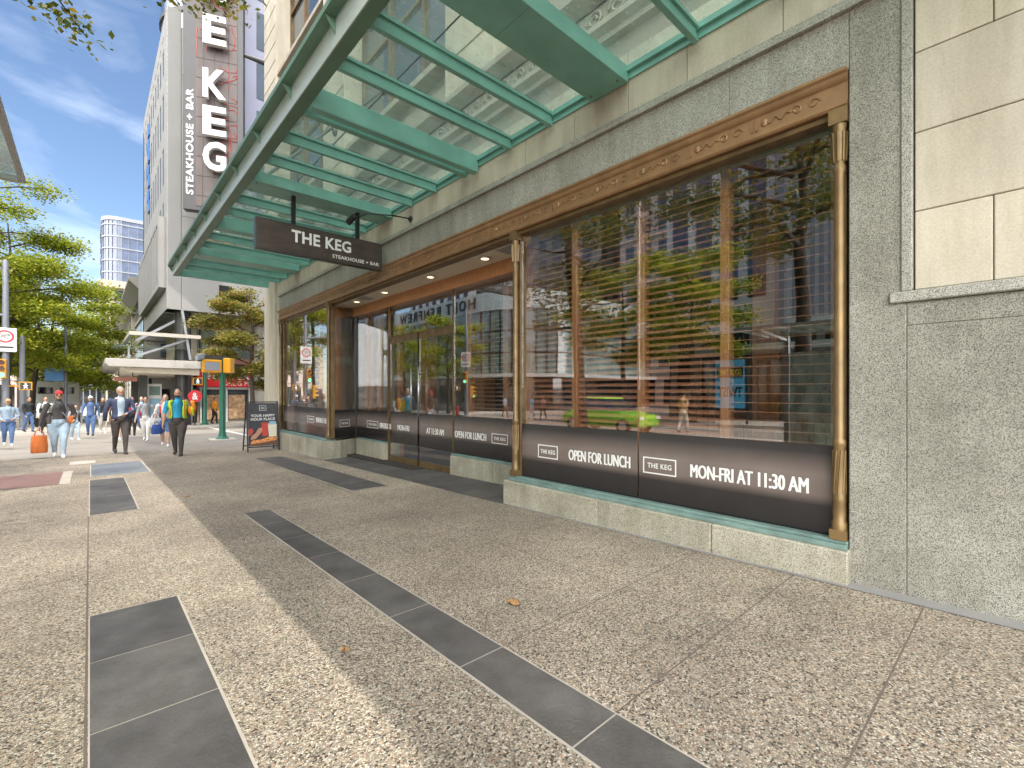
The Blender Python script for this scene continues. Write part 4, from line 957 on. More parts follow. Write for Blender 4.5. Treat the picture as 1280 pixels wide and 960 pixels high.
# ================================================================== TREES
def leaves(rs, centres, per, spread, size, flat=.45):
    """numpy leaf clump: returns verts (N*4,3)"""
    c = np.repeat(np.asarray(centres), per, 0); N = len(c)
    p = c + np.clip(rs.normal(0, 1, (N, 3)), -1.9, 1.9) * np.array(spread)
    d = rs.normal(0, 1, (N, 3)); d[:, 2] *= flat; d /= np.linalg.norm(d, axis=1)[:, None]
    nrm = rs.normal(0, .55, (N, 3)); nrm[:, 2] += 1.0
    e = np.cross(nrm, d); e /= np.linalg.norm(e, axis=1)[:, None] + 1e-9
    s = (size * rs.uniform(.6, 1.25, N))[:, None]
    v = np.stack([p - d * s * .5, p + e * s * .34, p + d * s * .55, p - e * s * .34], 1)
    return v.reshape(-1, 3)
def leaf_obj(name, V, mat, parent):
    me = bpy.data.meshes.new(name); n = len(V) // 4
    off = np.array(parent.location if parent else (0, 0, 0))
    me.vertices.add(len(V)); me.vertices.foreach_set('co', (V - off).astype(np.float32).ravel())
    me.loops.add(n * 4); me.loops.foreach_set('vertex_index', np.arange(n * 4, dtype=np.int32))
    me.polygons.add(n); me.polygons.foreach_set('loop_start', np.arange(0, n * 4, 4, dtype=np.int32)); me.polygons.foreach_set('loop_total', np.full(n, 4, dtype=np.int32))
    me.update(); me.materials.append(MATS[mat]); o = bpy.data.objects.new(name, me); COL.objects.link(o); o.parent = parent; return o
def tree(label, base, crown_c, crown_r, mat, seed, nclump=150, per=80, size=.12, trunk_r=.17, group=None, lean=(0, 0), boughs=(), inner=.35, sprays=()):
    rs = np.random.RandomState(seed); rr = random.Random(seed)
    t = thing("street_tree", label, "tree", base, group); b = Vector(base); cc = b + Vector(crown_c); cr = Vector(crown_r)
    top = cc + Vector((0, 0, cr.z * .75))
    m = MB(); path = []; N = 8
    for i in range(N + 1):
        f = i / N; path.append(b + (top - b) * f + Vector((rr.uniform(-1, 1) * .10, rr.uniform(-1, 1) * .10, 0)) * (1 if 0 < i else 0))
    path[0].z -= .1
    rad = [trunk_r * (1.25 if i == 0 else 1) * (1 - .88 * i / N) + .008 for i in range(N + 1)]; m.tube(path, rad, 9)
    cents = []
    nl = 15
    for k in range(nl):                              # limbs reaching out, tiers of sprays along each
        z0 = cc.z - cr.z * .85 + (k + .5) / nl * cr.z * 1.5; ang = k * 2.4 + rr.uniform(-.4, .4)
        f = max(0, min(1, (z0 - b.z) / (top.z - b.z))); i = min(N - 1, int(f * N)); s = path[i].lerp(path[i + 1], f * N - i)
        zz = (z0 + .3 - cc.z) / cr.z; rad_ = math.sqrt(max(.08, 1 - min(.95, zz * zz)))
        e = Vector((cc.x + cr.x * rad_ * math.cos(ang) * rr.uniform(.8, 1.08), cc.y + cr.y * rad_ * math.sin(ang) * rr.uniform(.8, 1.08), z0 + .25 * cr.z * rr.uniform(.1, .6)))
        mid = s.lerp(e, .5) + Vector((0, 0, rr.uniform(.1, .4)))
        m.tube([s, mid, e], [trunk_r * .38 * (1 - .6 * f) + .012, trunk_r * .2 + .006, .008], 6)
        nb = nclump // nl
        for j in range(nb):
            q = inner + (1 - inner) * math.sqrt(rr.random()); p = (s.lerp(mid, q * 2) if q < .5 else mid.lerp(e, q * 2 - 1))
            o_ = Vector((rr.gauss(0, 1) * cr.x * .16, rr.gauss(0, 1) * cr.y * .16, rr.gauss(0, .5) * cr.z * .10)) * (1.15 - .5 * q)
            cents.append(p + o_)
            if j % 3 == 0: m.tube([p, p + o_], [.016, .005], 4)
    for s, mid, e in boughs:
        s, mid, e = Vector(s), Vector(mid), Vector(e); m.tube([s, s.lerp(mid, .5) + Vector((0, 0, .15)), mid, e], [.06, .045, .03, .006], 6)
    m.build("trunk", "bark", t, smooth=True)
    k = cr.x / 3.6
    V = leaves(rs, [tuple(c) for c in cents], per, (.42 * k, .42 * k, .19 * k), size)
    if sprays:
        V = np.concatenate([V] + [leaves(rs, [c], n_, sp_, sz_) for c, n_, sp_, sz_ in sprays])
    leaf_obj("crown", V, mat, t); return t
def lin(p, q, n): return [tuple(Vector(p).lerp(Vector(q), i / (n - 1))) for i in range(n)]
# near trees beside the kerb: their crowns stand above and left of the picture, boughs hang into it
spr = [(c, 26, (.15, .15, .07), .085) for c in lin((-.75, 8.0, 6.35), (-.03, 8.2, 5.98), 8)] + [((-.95, 8.1, 6.1), 40, (.15, .1, .08), .085)]
tree("tall kerbside tree with dark trunk beside the bus shelter", (-3.0, 3.3, gz(3.3)), (-.1, .1, 7.0), (2.9, 3.0, 2.9), "leaf_dark", 11, 170, 100, .10, .2, "trees along the near kerb",
     boughs=[((-3.0, 3.5, 6.2), (-1.7, 6.6, 7.3), (-.03, 8.2, 6.0))], sprays=spr)
spr = [(c, 34, (.20, .2, .10), .09) for c in lin((.85, 8.8, 7.55), (1.85, 8.9, 7.9), 8)]
rs_ = np.random.RandomState(5)
for k in range(70):                                    # lower tiers of the second tree, close round its trunk
    a, z, r_ = rs_.uniform(0, 6.28), rs_.uniform(3.2, 9.0), rs_.uniform(.4, 1.9)
    spr.append(((-3.3 + r_ * math.cos(a), 9.6 + r_ * math.sin(a), z), 95, (.35, .35, .10), .11))
tree("kerbside tree whose yellowing bough hangs over the tall blade sign", (-3.1, 9.6, gz(9.6)), (.6, .6, 11.6), (3.6, 3.4, 3.0), "leaf_dark", 12, 130, 90, .12, .2, "trees along the near kerb",
     boughs=[((-2.7, 9.7, 9.2), (-.6, 9.2, 9.4), (1.8, 8.9, 7.9))] + [((-3.1, 9.6, z), (-3.1 + .9 * math.cos(z * 2.4), 9.6 + .9 * math.sin(z * 2.4), z + .3), (-3.1 + 1.8 * math.cos(z * 2.4), 9.6 + 1.8 * math.sin(z * 2.4), z + .5)) for z in (3.2, 4.0, 4.8, 5.6, 6.4, 7.2, 8)], sprays=spr)
# left row beyond the intersection
G = "trees in the left row beyond the intersection"
tree("leafy green tree at the left edge behind the traffic signal mast", (-3.6, 40.0, gz(40)), (.1, 0, 7.9), (3.9, 3.7, 5.4), "leaf_green", 21, 300, 120, .165, .2, G)
tree("green tree with dark trunk second in the left row", (-2.9, 46.0, gz(46)), (.3, 0, 6.8), (4.0, 3.7, 4.6), "leaf_green", 22, 270, 115, .175, .18, G)
tree("green tree third in the left row above the white truck", (-2.5, 52.0, gz(52)), (.5, 0, 6.6), (4.8, 4.0, 4.6), "leaf_green", 23, 270, 115, .19, .18, G)
tree("green tree farthest in the left row near the end of the street", (-1.7, 64.0, gz(64)), (.2, 0, 5.9), (5.0, 4.0, 4.0), "leaf_green", 24, 200, 100, .23, .18, G)
tree("tall green tree behind the left row with twigs against the sky", (-5.6, 40.5, gz(40)), (.9, -1, 11.0), (3.6, 3.2, 5.0), "leaf_green", 25, 150, 80, .165, .18, G)
tree("amber and green tree in front of the red drugstore sign", (7.1, 30.4, gz(30)), (-.1, 0, 5.0), (2.4, 2.2, 3.7), "leaf_amber", 31, 255, 110, .15, .15)
# across the street (mirrored in the windows)
G = "trees on the opposite sidewalk"
for i, (x, y, lb) in enumerate(((-15.5, 37.5, "opposite tree by the glass store's rounded corner"), (-15.2, 12, "opposite tree in front of the white ribbed building"), (-15.4, 21.0 - 4.5, "opposite tree at the corner of the ribbed building"), (-15.4, 46, "opposite tree farther along the glass store"))):
    if i == 0: tr0 = tree(lb, (x, y, gz(y)), (0, 0, 6.4), (3.4, 3.4, 3.6), "leaf_green", 41, 150, 80, .2, .17, G)
    else: dup(tr0, (x, y, gz(y)), i * 1.3, lb, G)

# ================================================================== STREET FURNITURE
paint("signal_yellow", (.62, .28, .01), .4, 0, .08); paint("pole_green", (.02, .12, .075), .4, 0, .1); paint("pole_grey", (.17, .18, .20), .5, .1, .1)
MATS['red_lens'] = paint('red_lens', (.12, .01, .01), .2); MATS['amber_lens'] = paint('amber_lens', (.15, .08, .01), .2); MATS['green_lamp'] = emit('green_lamp', (.1, 1, .55), 3.0); MATS['walk_lamp'] = emit('walk_lamp', (.9, .9, .95), 1.0)
paint("banner_blue", (.08, .24, .52), .5, 0, .35, 2); paint("sign_red", (.55, .03, .04), .4)
def signal_head(p, c, face=(0, -1, 0)):
    """three-lens head facing `face`, centre c"""
    c = Vector(c); f = Vector(face); s = Vector((0, 0, 1)).cross(f)
    m = MB(); m.obox(c, s * .17, f * .11, Vector((0, 0, .5))); h = m.build("signal_head", "signal_yellow", p, bevel=.02)
    for dz, mt in ((.32, 'red_lens'), (0, 'amber_lens'), (-.32, 'green_lamp')):
        q = c + Vector((0, 0, dz)) + f * .112; m = MB(); m.tube([q, q + f * .015], .11, 14); m.build("lens", mt, h)
        m = MB(); vs = []; n_ = 10
        for d in (0, .2):
            for k in range(n_ + 1):
                a = math.pi * k / n_; vs.append(q + f * d + s * .13 * math.cos(a) + Vector((0, 0, .13 * math.sin(a))))
        m.raw(vs, [(k, k + 1, k + n_ + 2, k + n_ + 1) for k in range(n_)]); m.build("visor", "signal_yellow", h)
    return h
def ped_head(p, c, face=(0, -1, 0)):
    c = Vector(c); f = Vector(face); s = Vector((0, 0, 1)).cross(f)
    m = MB(); m.obox(c, s * .25, f * .1, Vector((0, 0, .22))); h = m.build("walk_signal", "signal_yellow", p, bevel=.015)
    m = MB(); q = c + f * .102; m.obox(q, s * .2, f * .003, Vector((0, 0, .17))); m.build("screen", "dark_metal", h)
    m = MB(); q = c + f * .108; z = Vector((0, 0, 1))
    m.tube([q + z * .12, q + z * .121 + f * .01], .028, 8); m.bar(q + z * .09, q - z * .02, .035); m.bar(q - z * .02, q - z * .13 + s * .06, .024); m.bar(q - z * .02, q - z * .13 - s * .06, .024); m.bar(q + z * .07, q + s * .08, .02); m.bar(q + z * .07, q - s * .08, .02)
    m.build("walking_figure", "walk_lamp", h); return h
# green signal posts
t = thing("signal_post", "short green post with orange pedestrian signals at the near crosswalk corner", "signal post", (4.0, 22.0, gz(22)))
g = gz(22) - .13
m = MB(); m.lathe((4.0, 22, g), [(.24, 0), (.24, .05), (.15, .12), (.12, .3), (.105, 1.0), (.10, 3.25), (.11, 3.27), (.06, 3.35)], 14); m.build("post", "pole_green", t, auto=40)
m = MB(); m.box(3.55, 4.45, 21.55, 22.45, g - .0, g + .03); m.build("footing", "pale_concrete", t)
m = MB(); m.obox((3.62, 21.92, 2.43), Vector((.34, .03, 0)), Vector((0, .14, 0)), Vector((0, 0, .26))); h = m.build("signal_housing", "signal_yellow", t, bevel=.03)
m = MB(); m.obox((3.62, 21.77, 2.43), Vector((.26, .03, 0)), Vector((0, .006, 0)), Vector((0, 0, .17))); m.build("sticker_panel", "grey_panel", h)
m = MB(); m.obox((4.20, 21.86, 2.47), Vector((.12, -.1, 0)), Vector((.1, .12, 0)), Vector((0, 0, .30))); m.build("signal_housing", "signal_yellow", t, bevel=.03)
m = MB(); m.box(3.3, 4.2, 21.9, 22.1, 2.72, 2.86); m.build("bracket", "dark_metal", t)
m = MB(); m.obox((3.2, 21.8, 2.78), Vector((.12, .05, .05)), Vector((-.03, .1, 0)), Vector((0, 0, .1))); m.build("camera_box", "grey_panel", t)
t = thing("signal_post", "green post with walk signal on the far sidewalk in front of the drugstore", "signal post", (5.25, 34.0, gz(34)))
g = gz(34)
m = MB(); m.lathe((5.25, 34, g), [(.24, 0), (.24, .05), (.15, .12), (.12, .3), (.10, 3.4), (.05, 3.5)], 12); m.build("post", "pole_green", t, auto=40)
ped_head(t, (4.85, 33.85, 2.05))
# grey mast on the left with signs
def mast(label, x, y):
    t = thing("traffic_mast", label, "traffic signal", (x, y, gz(y))); g = gz(y)
    m = MB(); m.lathe((x, y, g), [(.26, 0), (.26, .06), (.17, .15), (.15, 1.2), (.12, 8.9), (.05, 9.0)], 14); m.tube([(x, y, 5.4), (x - 3.2, y - .3, 5.8), (x - 6, y - .5, 5.9)], [.08, .06, .04], 8); m.build("pole", "pole_grey", t, auto=40)
    m = MB(); m.box(x - .42, x + .42, y - .2, y - .17, 3.5, 4.75); s = m.build("sign_plate", "white_paint", t, bevel=.02)
    m = MB(); n_ = 22
    vs = []; 
    for r_ in (.33, .25):
        for k in range(n_): a = 2 * math.pi * k / n_; vs.append((x + r_ * math.cos(a), y - .204, 4.3 + r_ * math.sin(a)))
    m.raw(vs, [(k, (k + 1) % n_, (k + 1) % n_ + n_, k + n_) for k in range(n_)]); m.bar((x - .2, y - .206, 4.5), (x + .2, y - .206, 4.1), .06, .004, (0, 0, 1)); m.build("red_ring", "sign_red", s)
    m = MB(); m.bar((x - .03, y - .2035, 4.12), (x - .03, y - .2035, 4.4), .06, .003, (1, 0, 0)); m.bar((x - .03, y - .2035, 4.4), (x + .14, y - .2035, 4.4), .06, .003); m.bar((x + .1, y - .2035, 4.48), (x + .2, y - .2035, 4.4), .05, .003); m.bar((x + .1, y - .2035, 4.32), (x + .2, y - .2035, 4.4), .05, .003); m.box(x - .3, x + .3, y - .204, y - .2015, 3.7, 3.78); m.build("turn_arrow", "black_metal", s)
    signal_head(t, (x - .1, y - .4, 2.6)); signal_head(t, (x - .55, y - .1, 1.4), (-1, 0, 0)); ped_head(t, (x + .75, y - .2, 1.72))
    m = MB(); m.bar((x, y, 1.72), (x + .6, y - .2, 1.72), .06); m.bar((x, y, 2.3), (x - .1, y - .35, 2.3), .06); m.build("bracket", "signal_yellow", t); return t
mast("grey traffic mast with no-turn sign and amber signals at the left edge", -3.28, 36.0)
t = mast("traffic mast at the corner of the glass store, mirrored above the entrance doors", -13.6, 32.0); t.rotation_euler = (0, 0, R(60))
t = thing("signal_pole", "plain grey pole just right of the traffic mast", "pole", (-2.72, 36.6, gz(36)))
m = MB(); m.lathe((-2.72, 36.6, gz(36)), [(.2, 0), (.2, .06), (.13, .12), (.11, 5.0), (.05, 5.05)], 12); o = m.build("pole_shaft", "pole_grey", t, auto=40)
m = MB(); m.ell((-2.72, 36.6, 4.42 - .05), .1, .1, .1, 10, 7); m.build("finial", "pole_grey", t)
def lamp(label, x, y, zb, w=.85):
    t = thing("banner_lamp_post", label, "lamp post", (x, y, gz(y)), "lamp posts with blue banners")
    m = MB(); m.lathe((x, y, gz(y)), [(.2, 0), (.18, .3), (.1, .5), (.07, 6.3), (.05, 6.35)], 10); m.build("post", "pole_grey", t, auto=40)
    m = MB(); m.box(x - w - .1, x - .1, y - .02, y + .02, zb, zb + 1.5); m.build("banner", "banner_blue", t)
    m = MB(); m.bar((x, y, zb), (x - w - .12, y, zb), .03); m.bar((x, y, zb + 1.5), (x - w - .12, y, zb + 1.5), .03); m.build("banner_arm", "dark_metal", t)
    m = MB(); m.ell((x, y, 6.6), .24, .24, .28, 12, 8); m.build("globe", "white_paint", t, smooth=True)
lamp("lamp post with a blue banner above the white truck", -1.15, 41.5, 2.1); lamp("lamp post with a smaller blue banner further down the street", -.75, 53.0, 1.3)
# round red sign and bollards at the shop corner
t = thing("round_sign", "round red symbol sign on a dark post by the tower column", "sign", (4.65, 33.4, gz(33)))
m = MB(); m.tube([(4.65, 33.4, gz(33)), (4.65, 33.4, 1.6)], .04, 8); m.build("post", "dark_metal", t)
m = MB(); m.tube([(4.65, 33.34, 1.15), (4.65, 33.30, 1.15)], .36, 24); m.build("disc", "sign_red", t)
m = MB(); m.text("&", frame((4.65, 33.29, 1.15), (1, 0, 0), (0, 0, 1)), .3, .42, .003, .03); m.build("symbol", "letter_white", t)
t = thing("litter_bin", "dark litter bin under the left trees beside the truck", "bin", (-2.2, 40.5, gz(40)))
m = MB(); m.lathe((-2.2, 40.5, gz(40)), [(.24, 0), (.28, .05), (.3, .9), (.32, .92), (.32, .98), (.2, 1.1), (.02, 1.12)], 14); m.build("body", "dark_metal", t, auto=40)
m = MB(); m.box(-2.42, -1.98, 40.19, 40.21, gz(40) + .55, gz(40) + .85); m.build("slot_panel", "white_paint", t)
# wooden planter opposite and hydrant (mirrored)
t = thing("fire_hydrant", "red fire hydrant on the opposite corner, mirrored beside the entrance doors", "hydrant", (-14.4, 34.5, gz(34)))
m = MB(); m.lathe((-14.4, 34.5, gz(34)), [(.2, 0), (.2, .05), (.13, .08), (.13, .55), (.17, .57), (.17, .62), (.12, .72), (.04, .8)], 12); m.build("body", "sign_red", t, auto=40)
m = MB(); m.tube([(-14.62, 34.5, gz(34) + .42), (-14.18, 34.5, gz(34) + .42)], .07, 8); m.build("nozzles", "sign_red", t)
# ================================================================== VEHICLES
paint("car_lime", (.22, .50, .03), .25, 0, .04, spec=.6); paint("tyre", (.02, .02, .02), .8); paint("truck_white", (.68, .68, .66), .35, 0, .05)
def wheel(p, c, r, ax=(1, 0, 0)):
    c = Vector(c); ax = Vector(ax); m = MB(); m.tube([c - ax * .11, c - ax * .1, c + ax * .1, c + ax * .11], [r * .9, r, r, r * .9], 18); wv = m.build("wheel", "tyre", p, auto=40)
    m = MB(); m.tube([c - ax * .115, c + ax * .115], r * .6, 14); m.build("rim", "steel", wv)
def car(label, x, y, mat):
    t = thing("parked_car", label, "car", (x, y, gz(y) - .13)); g = gz(y) - .13
    L = [(-2.1, .45, .62), (-2.05, .3, .78), (-1.2, .28, .92), (-.75, .28, .97), (.9, .28, .98), (1.6, .3, .95), (2.05, .32, .85), (2.1, .45, .65)]
    m = MB(); ring = []
    for dy, zl, zh in L:
        w = .86 if abs(dy) < 1.8 else .72
        ring.append([(x - w, y + dy, g + zl), (x - w - .04, y + dy, g + (zl + zh) / 2), (x - w + .08, y + dy, g + zh), (x + w - .08, y + dy, g + zh), (x + w + .04, y + dy, g + (zl + zh) / 2), (x + w, y + dy, g + zl)])
    vs = [p for r_ in ring for p in r_]; fs = [tuple(range(6)), tuple(range(len(vs) - 6, len(vs)))]
    for i in range(len(ring) - 1):
        for k in range(6): a = i * 6 + k; b = i * 6 + (k + 1) % 6; fs.append((a, b, b + 6, a + 6))
    m.raw(vs, fs); m.build("body", mat, t, bevel=.05, seg=2)
    cab = [(-1.0, .74, .965), (-.35, .64, 1.45), (.9, .64, 1.48), (1.6, .70, .955)]
    m = MB(); vs = []; 
    for dy, w, z in cab: vs += [(x - w, y + dy, g + z), (x + w, y + dy, g + z)]
    for dy, w, z in cab[1:3]: vs += [(x - .78, y + dy, g + .96), (x + .78, y + dy, g + .96)]
    m.raw(vs, [(0, 1, 3, 2), (4, 5, 7, 6), (2, 3, 5, 4), (0, 2, 8), (2, 4, 10, 8), (4, 6, 10), (1, 3, 9), (3, 5, 11, 9), (5, 7, 11)]); m.build("windows", "window_glass", t)
    m = MB(); m.raw([(x - .66, y - .36, g + 1.46), (x + .66, y - .36, g + 1.46), (x + .66, y + .92, g + 1.49), (x - .66, y + .92, g + 1.49), (x - .6, y - .3, g + 1.52), (x + .6, y - .3, g + 1.52), (x + .6, y + .85, g + 1.54), (x - .6, y + .85, g + 1.54)], [(3, 2, 1, 0), (4, 5, 6, 7), (0, 1, 5, 4), (1, 2, 6, 5), (2, 3, 7, 6), (3, 0, 4, 7)]); m.build("roof", mat, t)
    for dy in (-1.35, 1.35):
        for s in (-1, 1): wheel(t, (x + s * .80, y + dy, g + .32), .32)
    for s in (-1, 1):
        m = MB(); m.box(x + s * .62 - .14, x + s * .62 + .14, y - 2.12, y - 2.06, g + .62, g + .74); m.build("headlight", "letter_white", t)
    return t
car("lime green hatchback standing in the street, mirrored in the largest window", -8.6, 12.6, "car_lime")
t = thing("delivery_truck", "white box truck parked beneath the left trees", "truck", (-1.9, 52, gz(52))); g = gz(52)
m = MB(); m.box(-3.2, -.6, 50, 55.5, g + .75, g + 3.15); m.build("cargo_box", "truck_white", t, bevel=.05)
m = MB(); m.box(-3.05, -1.95, 49.97, 49.998, g + .95, g + 3.0); m.build("rear_door", "white_paint", t); m = MB(); m.box(-1.85, -.75, 49.97, 49.998, g + .95, g + 3.0); m.build("rear_door", "white_paint", t)
m = MB(); m.box(-2.9, -2.1, 49.95, 49.969, g + 2.2, g + 2.7); m.build("rear_window", "dark_glass", t); m = MB(); m.box(-1.7, -.9, 49.95, 49.969, g + 2.2, g + 2.7); m.build("rear_window", "dark_glass", t)
m = MB(); m.box(-3.1, -.7, 49.8, 50.0, g + .5, g + .74); m.build("bumper", "dark_metal", t)
m = MB(); m.box(-3.1, -.7, 55.6, 57.5, g + .5, g + 2.4); m.build("cab", "truck_white", t, bevel=.1)
for x in (-2.95, -.85):
    for y in (51.2, 56.6): wheel(t, (x, y, g + .42), .42)
# ================================================================== FALLEN LEAVES
paint("dry_leaf", (.30, .16, .06), .8, 0, .3, 20)
def fallen(label, x, y, s, a):
    m = MB(); z = gz(y) + .006; vs = []; n_ = 10
    for k in range(n_):
        q = 2 * math.pi * k / n_ + a; r_ = s * (1 if k % 2 else .55); vs.append((x + r_ * math.cos(q), y + r_ * math.sin(q), z + .012 * (k % 3)))
    vs.append((x, y, z + .02)); m.raw(vs, [(k, (k + 1) % n_, n_) for k in range(n_)]); o = m.build("fallen_leaf", "dry_leaf"); tag(o, label, "leaf", "dry leaves on the paving")
fallen("curled brown leaf on the shaded paving below the big window", 2.14, 2.35, .055, .3); fallen("small yellow leaf on the sunlit paving beside the dark tile band", 1.05, 2.55, .03, 1.0)
fallen("brown leaf near the edge of the canopy's shadow farther along", 1.05, 8.3, .05, 2.0)
# ================================================================== PEOPLE
paint("skin_tan", (.42, .24, .155), .5, 0, .05); paint("skin_brown", (.32, .17, .105), .5, 0, .05); paint("skin_dark", (.20, .10, .06), .5, 0, .05); paint("skin_pale", (.52, .33, .24), .5, 0, .05)
paint("hair_dark", (.02, .016, .013), .6); paint("hair_brown", (.10, .055, .03), .6); paint("hair_grey", (.35, .33, .31), .6)
def cloth(n, c): paint(n, c, .85, 0, .22, 9, .25, 14)
for n, c in (("cloth_charcoal", (.06, .055, .055)), ("denim_light", (.34, .44, .53)), ("denim_blue", (.08, .14, .28)), ("cloth_navy", (.045, .055, .10)), ("cloth_paleblue", (.38, .47, .58)),
             ("trousers_dark", (.055, .045, .04)), ("cloth_cyan", (.02, .27, .45)), ("hi_vis_lime", (.38, .62, .04)), ("hi_vis_orange", (.75, .26, .02)), ("shoe_white", (.6, .58, .55)),
             ("shoe_dark", (.03, .025, .022)), ("cloth_red", (.52, .04, .04)), ("cloth_grey", (.30, .30, .30)), ("cloth_white", (.62, .60, .57)), ("cloth_aqua", (.22, .52, .58)), ("cloth_jacket", (.26, .34, .42)),
             ("cloth_pink", (.5, .22, .22)), ("cloth_black", (.02, .02, .022)), ("leather_orange", (.48, .13, .03)), ("kraft_paper", (.45, .27, .13)), ("bag_white", (.6, .6, .6)), ("bag_blue", (.03, .08, .30))): cloth(n, c)
def person(label, x, y, heading, h, top, bottom, shoes, skin, hair, stride=.12, girth=1.0, shoulder=1.0, sleeves=1.0, legs=1.0, armL=None, armR=None, vox=.011, cap=None, group=None, long_hair=False, jacket=None, vest=None, beard=None, glasses=False, gy=None, carry=()):
    """a walking figure in local space: faces -Y, then turned by heading; h = height"""
    z0 = gz(y) if gy is None else gy
    t = thing("person", label, "person", (0, 0, 0), group); Hm = h
    parts = []                                             # (a, b, ra, rb, material key)
    m = MB()
    def loft(path, rad, n, keys):
        m.tube(path, rad, n)
        for i in range(len(path) - 1):
            ra = rad[i] if not hasattr(rad[i], '__len__') else (rad[i][0] + rad[i][1]) / 2; rb = rad[i + 1] if not hasattr(rad[i + 1], '__len__') else (rad[i + 1][0] + rad[i + 1][1]) / 2
            parts.append((Vector(path[i]), Vector(path[i + 1]), ra, rb, keys[min(i, len(keys) - 1)]))
    V = lambda a, b, c: Vector((a * Hm, b * Hm, c * Hm)); g = girth
    joints = {}
    for s in (-1, 1):                                      # legs
        f = stride * s
        hip = V(s * .052 * (.8 + .2 * g), 0, .50); knee = V(s * .050, -.5 * f - .02 - max(0, -f) * .1, .275 + abs(f) * .02); ank = V(s * .046, -f * .95 + .012, .045 + (max(0, -f)) * .22)
        kb = [bottom] if legs >= 1 else [bottom, skin]
        legr = [.062 * g * Hm, .055 * g * Hm, .040 * (.6 + .4 * g) * Hm, .035 * (.6 + .4 * g) * Hm, .024 * Hm * (.7 + .3 * g)]
        loft([hip, hip.lerp(knee, .45), knee, knee.lerp(ank, .35), ank], legr, 12, [bottom, bottom, bottom if legs >= .6 else skin, bottom if legs >= 1 else skin])
        up = max(0, -f) * .22
        loft([ank + V(0, .022, -.012 + up * .3), ank + V(0, -.015, -.024), ank + V(0, -.065, -.030 - up * .4), ank + V(0, -.095, -.033 - up * .6)], [.024 * Hm, .027 * Hm, .024 * Hm, .014 * Hm], 10, [shoes])
    # torso
    zs = [.475, .52, .56, .61, .66, .71, .76, .80, .825, .845]; rx = [.075, .094, .092, .084, .086, .094, .104, .106, .085, .045]; ry = [.055, .066, .064, .060, .062, .066, .064, .055, .046, .038]
    for i in range(7): rx[i] *= (.55 + .45 * g) if i > 4 else (.35 + .65 * g); ry[i] *= g if i < 6 else (.5 + .5 * g)
    rx = [r * (shoulder if i >= 6 else 1) for i, r in enumerate(rx)]
    lean = -.015
    tp = [V(0, lean * (z - .5) * 3, z) for z in zs]
    m.tube(tp, [(a * Hm, b * Hm) for a, b in zip(rx, ry)], 18)
    for i in range(len(zs) - 1):
        key = bottom if zs[i] < .535 else top
        for o_ in (-.5, 0, .5): parts.append((tp[i] + V(o_ * rx[i], 0, 0), tp[i + 1] + V(o_ * rx[i + 1], 0, 0), ry[i] * Hm, ry[i + 1] * Hm, key))
    nb = V(0, -.018, .845); hc = V(0, -.030, .933)
    loft([V(0, -.012, .83), V(0, -.02, .89)], [.033 * Hm, .029 * Hm], 10, [skin])
    m.ell(hc, .042 * Hm, .052 * Hm, .066 * Hm, 16, 12); parts.append((hc - V(0, 0, .02), hc + V(0, 0, .02), .046 * Hm, .046 * Hm, skin))
    m.ell(hc + V(0, -.050, -.008), .0085 * Hm, .014 * Hm, .014 * Hm, 8, 6); m.ell(hc + V(0, -.030, -.045), .024 * Hm, .022 * Hm, .018 * Hm, 10, 7)
    for s in (-1, 1): m.ell(hc + V(s * .043, .002, -.006), .006 * Hm, .012 * Hm, .017 * Hm, 8, 6)
    # arms: (elbow offset, wrist offset) from the shoulder
    hands = []
    for s, arm in ((-1, armR), (1, armL)):
        sh = V(s * .108 * shoulder * (.8 + .2 * g), -.005, .800)
        e, w = arm if arm else ((s * .045, .02 + s * stride * .35, -.165), (s * .055, -.04 + s * stride * .9, -.315))
        el_, wr = sh + V(*e), sh + V(*w)
        k2 = top if sleeves >= 1 else skin; k1 = top
        loft([sh + V(-s * .02, 0, .004), sh + V(s * .012, 0, -.02), el_, el_.lerp(wr, .4), wr], [.034 * Hm, .036 * Hm * (.6 + .4 * g), .027 * Hm * (.6 + .4 * g), .025 * Hm, .0175 * Hm], 10, [k1, k1 if sleeves > .3 else skin, k2, k2])
        d = (wr - el_).normalized(); side = d.cross(Vector((1, 0, 0))).normalized(); palm = wr + d * .03 * Hm
        loft([wr, wr + d * .02 * Hm, wr + d * .052 * Hm], [(.015 * Hm, .013 * Hm), (.02 * Hm, .013 * Hm), (.02 * Hm, .011 * Hm)], 8, [skin])
        for q in range(4):
            a0 = wr + d * .048 * Hm + side * (q - 1.5) * .0105 * Hm; ln = (.034, .041, .038, .028)[q] * Hm; cu = Vector((-s, 0, 0)) * .012 * Hm
            loft([a0, a0 + d * ln * .5, a0 + d * ln * .85 + cu, a0 + d * ln * .9 + cu * 2], [.0062 * Hm, .0058 * Hm, .005 * Hm, .004 * Hm], 6, [skin])
        a0 = wr + d * .014 * Hm - side * .012 * Hm; loft([a0, a0 + d * .018 * Hm - side * .018 * Hm, a0 + d * .040 * Hm - side * .022 * Hm], [.008 * Hm, .007 * Hm, .005 * Hm], 6, [skin])
        hands.append(palm)
    me = bpy.data.meshes.new("tmp"); me.from_pydata(m.v, [], m.f)
    bm = bmesh.new(); bm.from_mesh(me); bmesh.ops.triangulate(bm, faces=bm.faces); bmesh.ops.recalc_face_normals(bm, faces=bm.faces); bm.to_mesh(me); bm.free()
    o = bpy.data.objects.new("tmp", me); COL.objects.link(o)
    rm = o.modifiers.new("r", 'REMESH'); rm.mode = 'VOXEL'; rm.voxel_size = vox; rm.use_smooth_shade = True
    sm = o.modifiers.new("s", 'SMOOTH'); sm.iterations = 2; sm.factor = .4
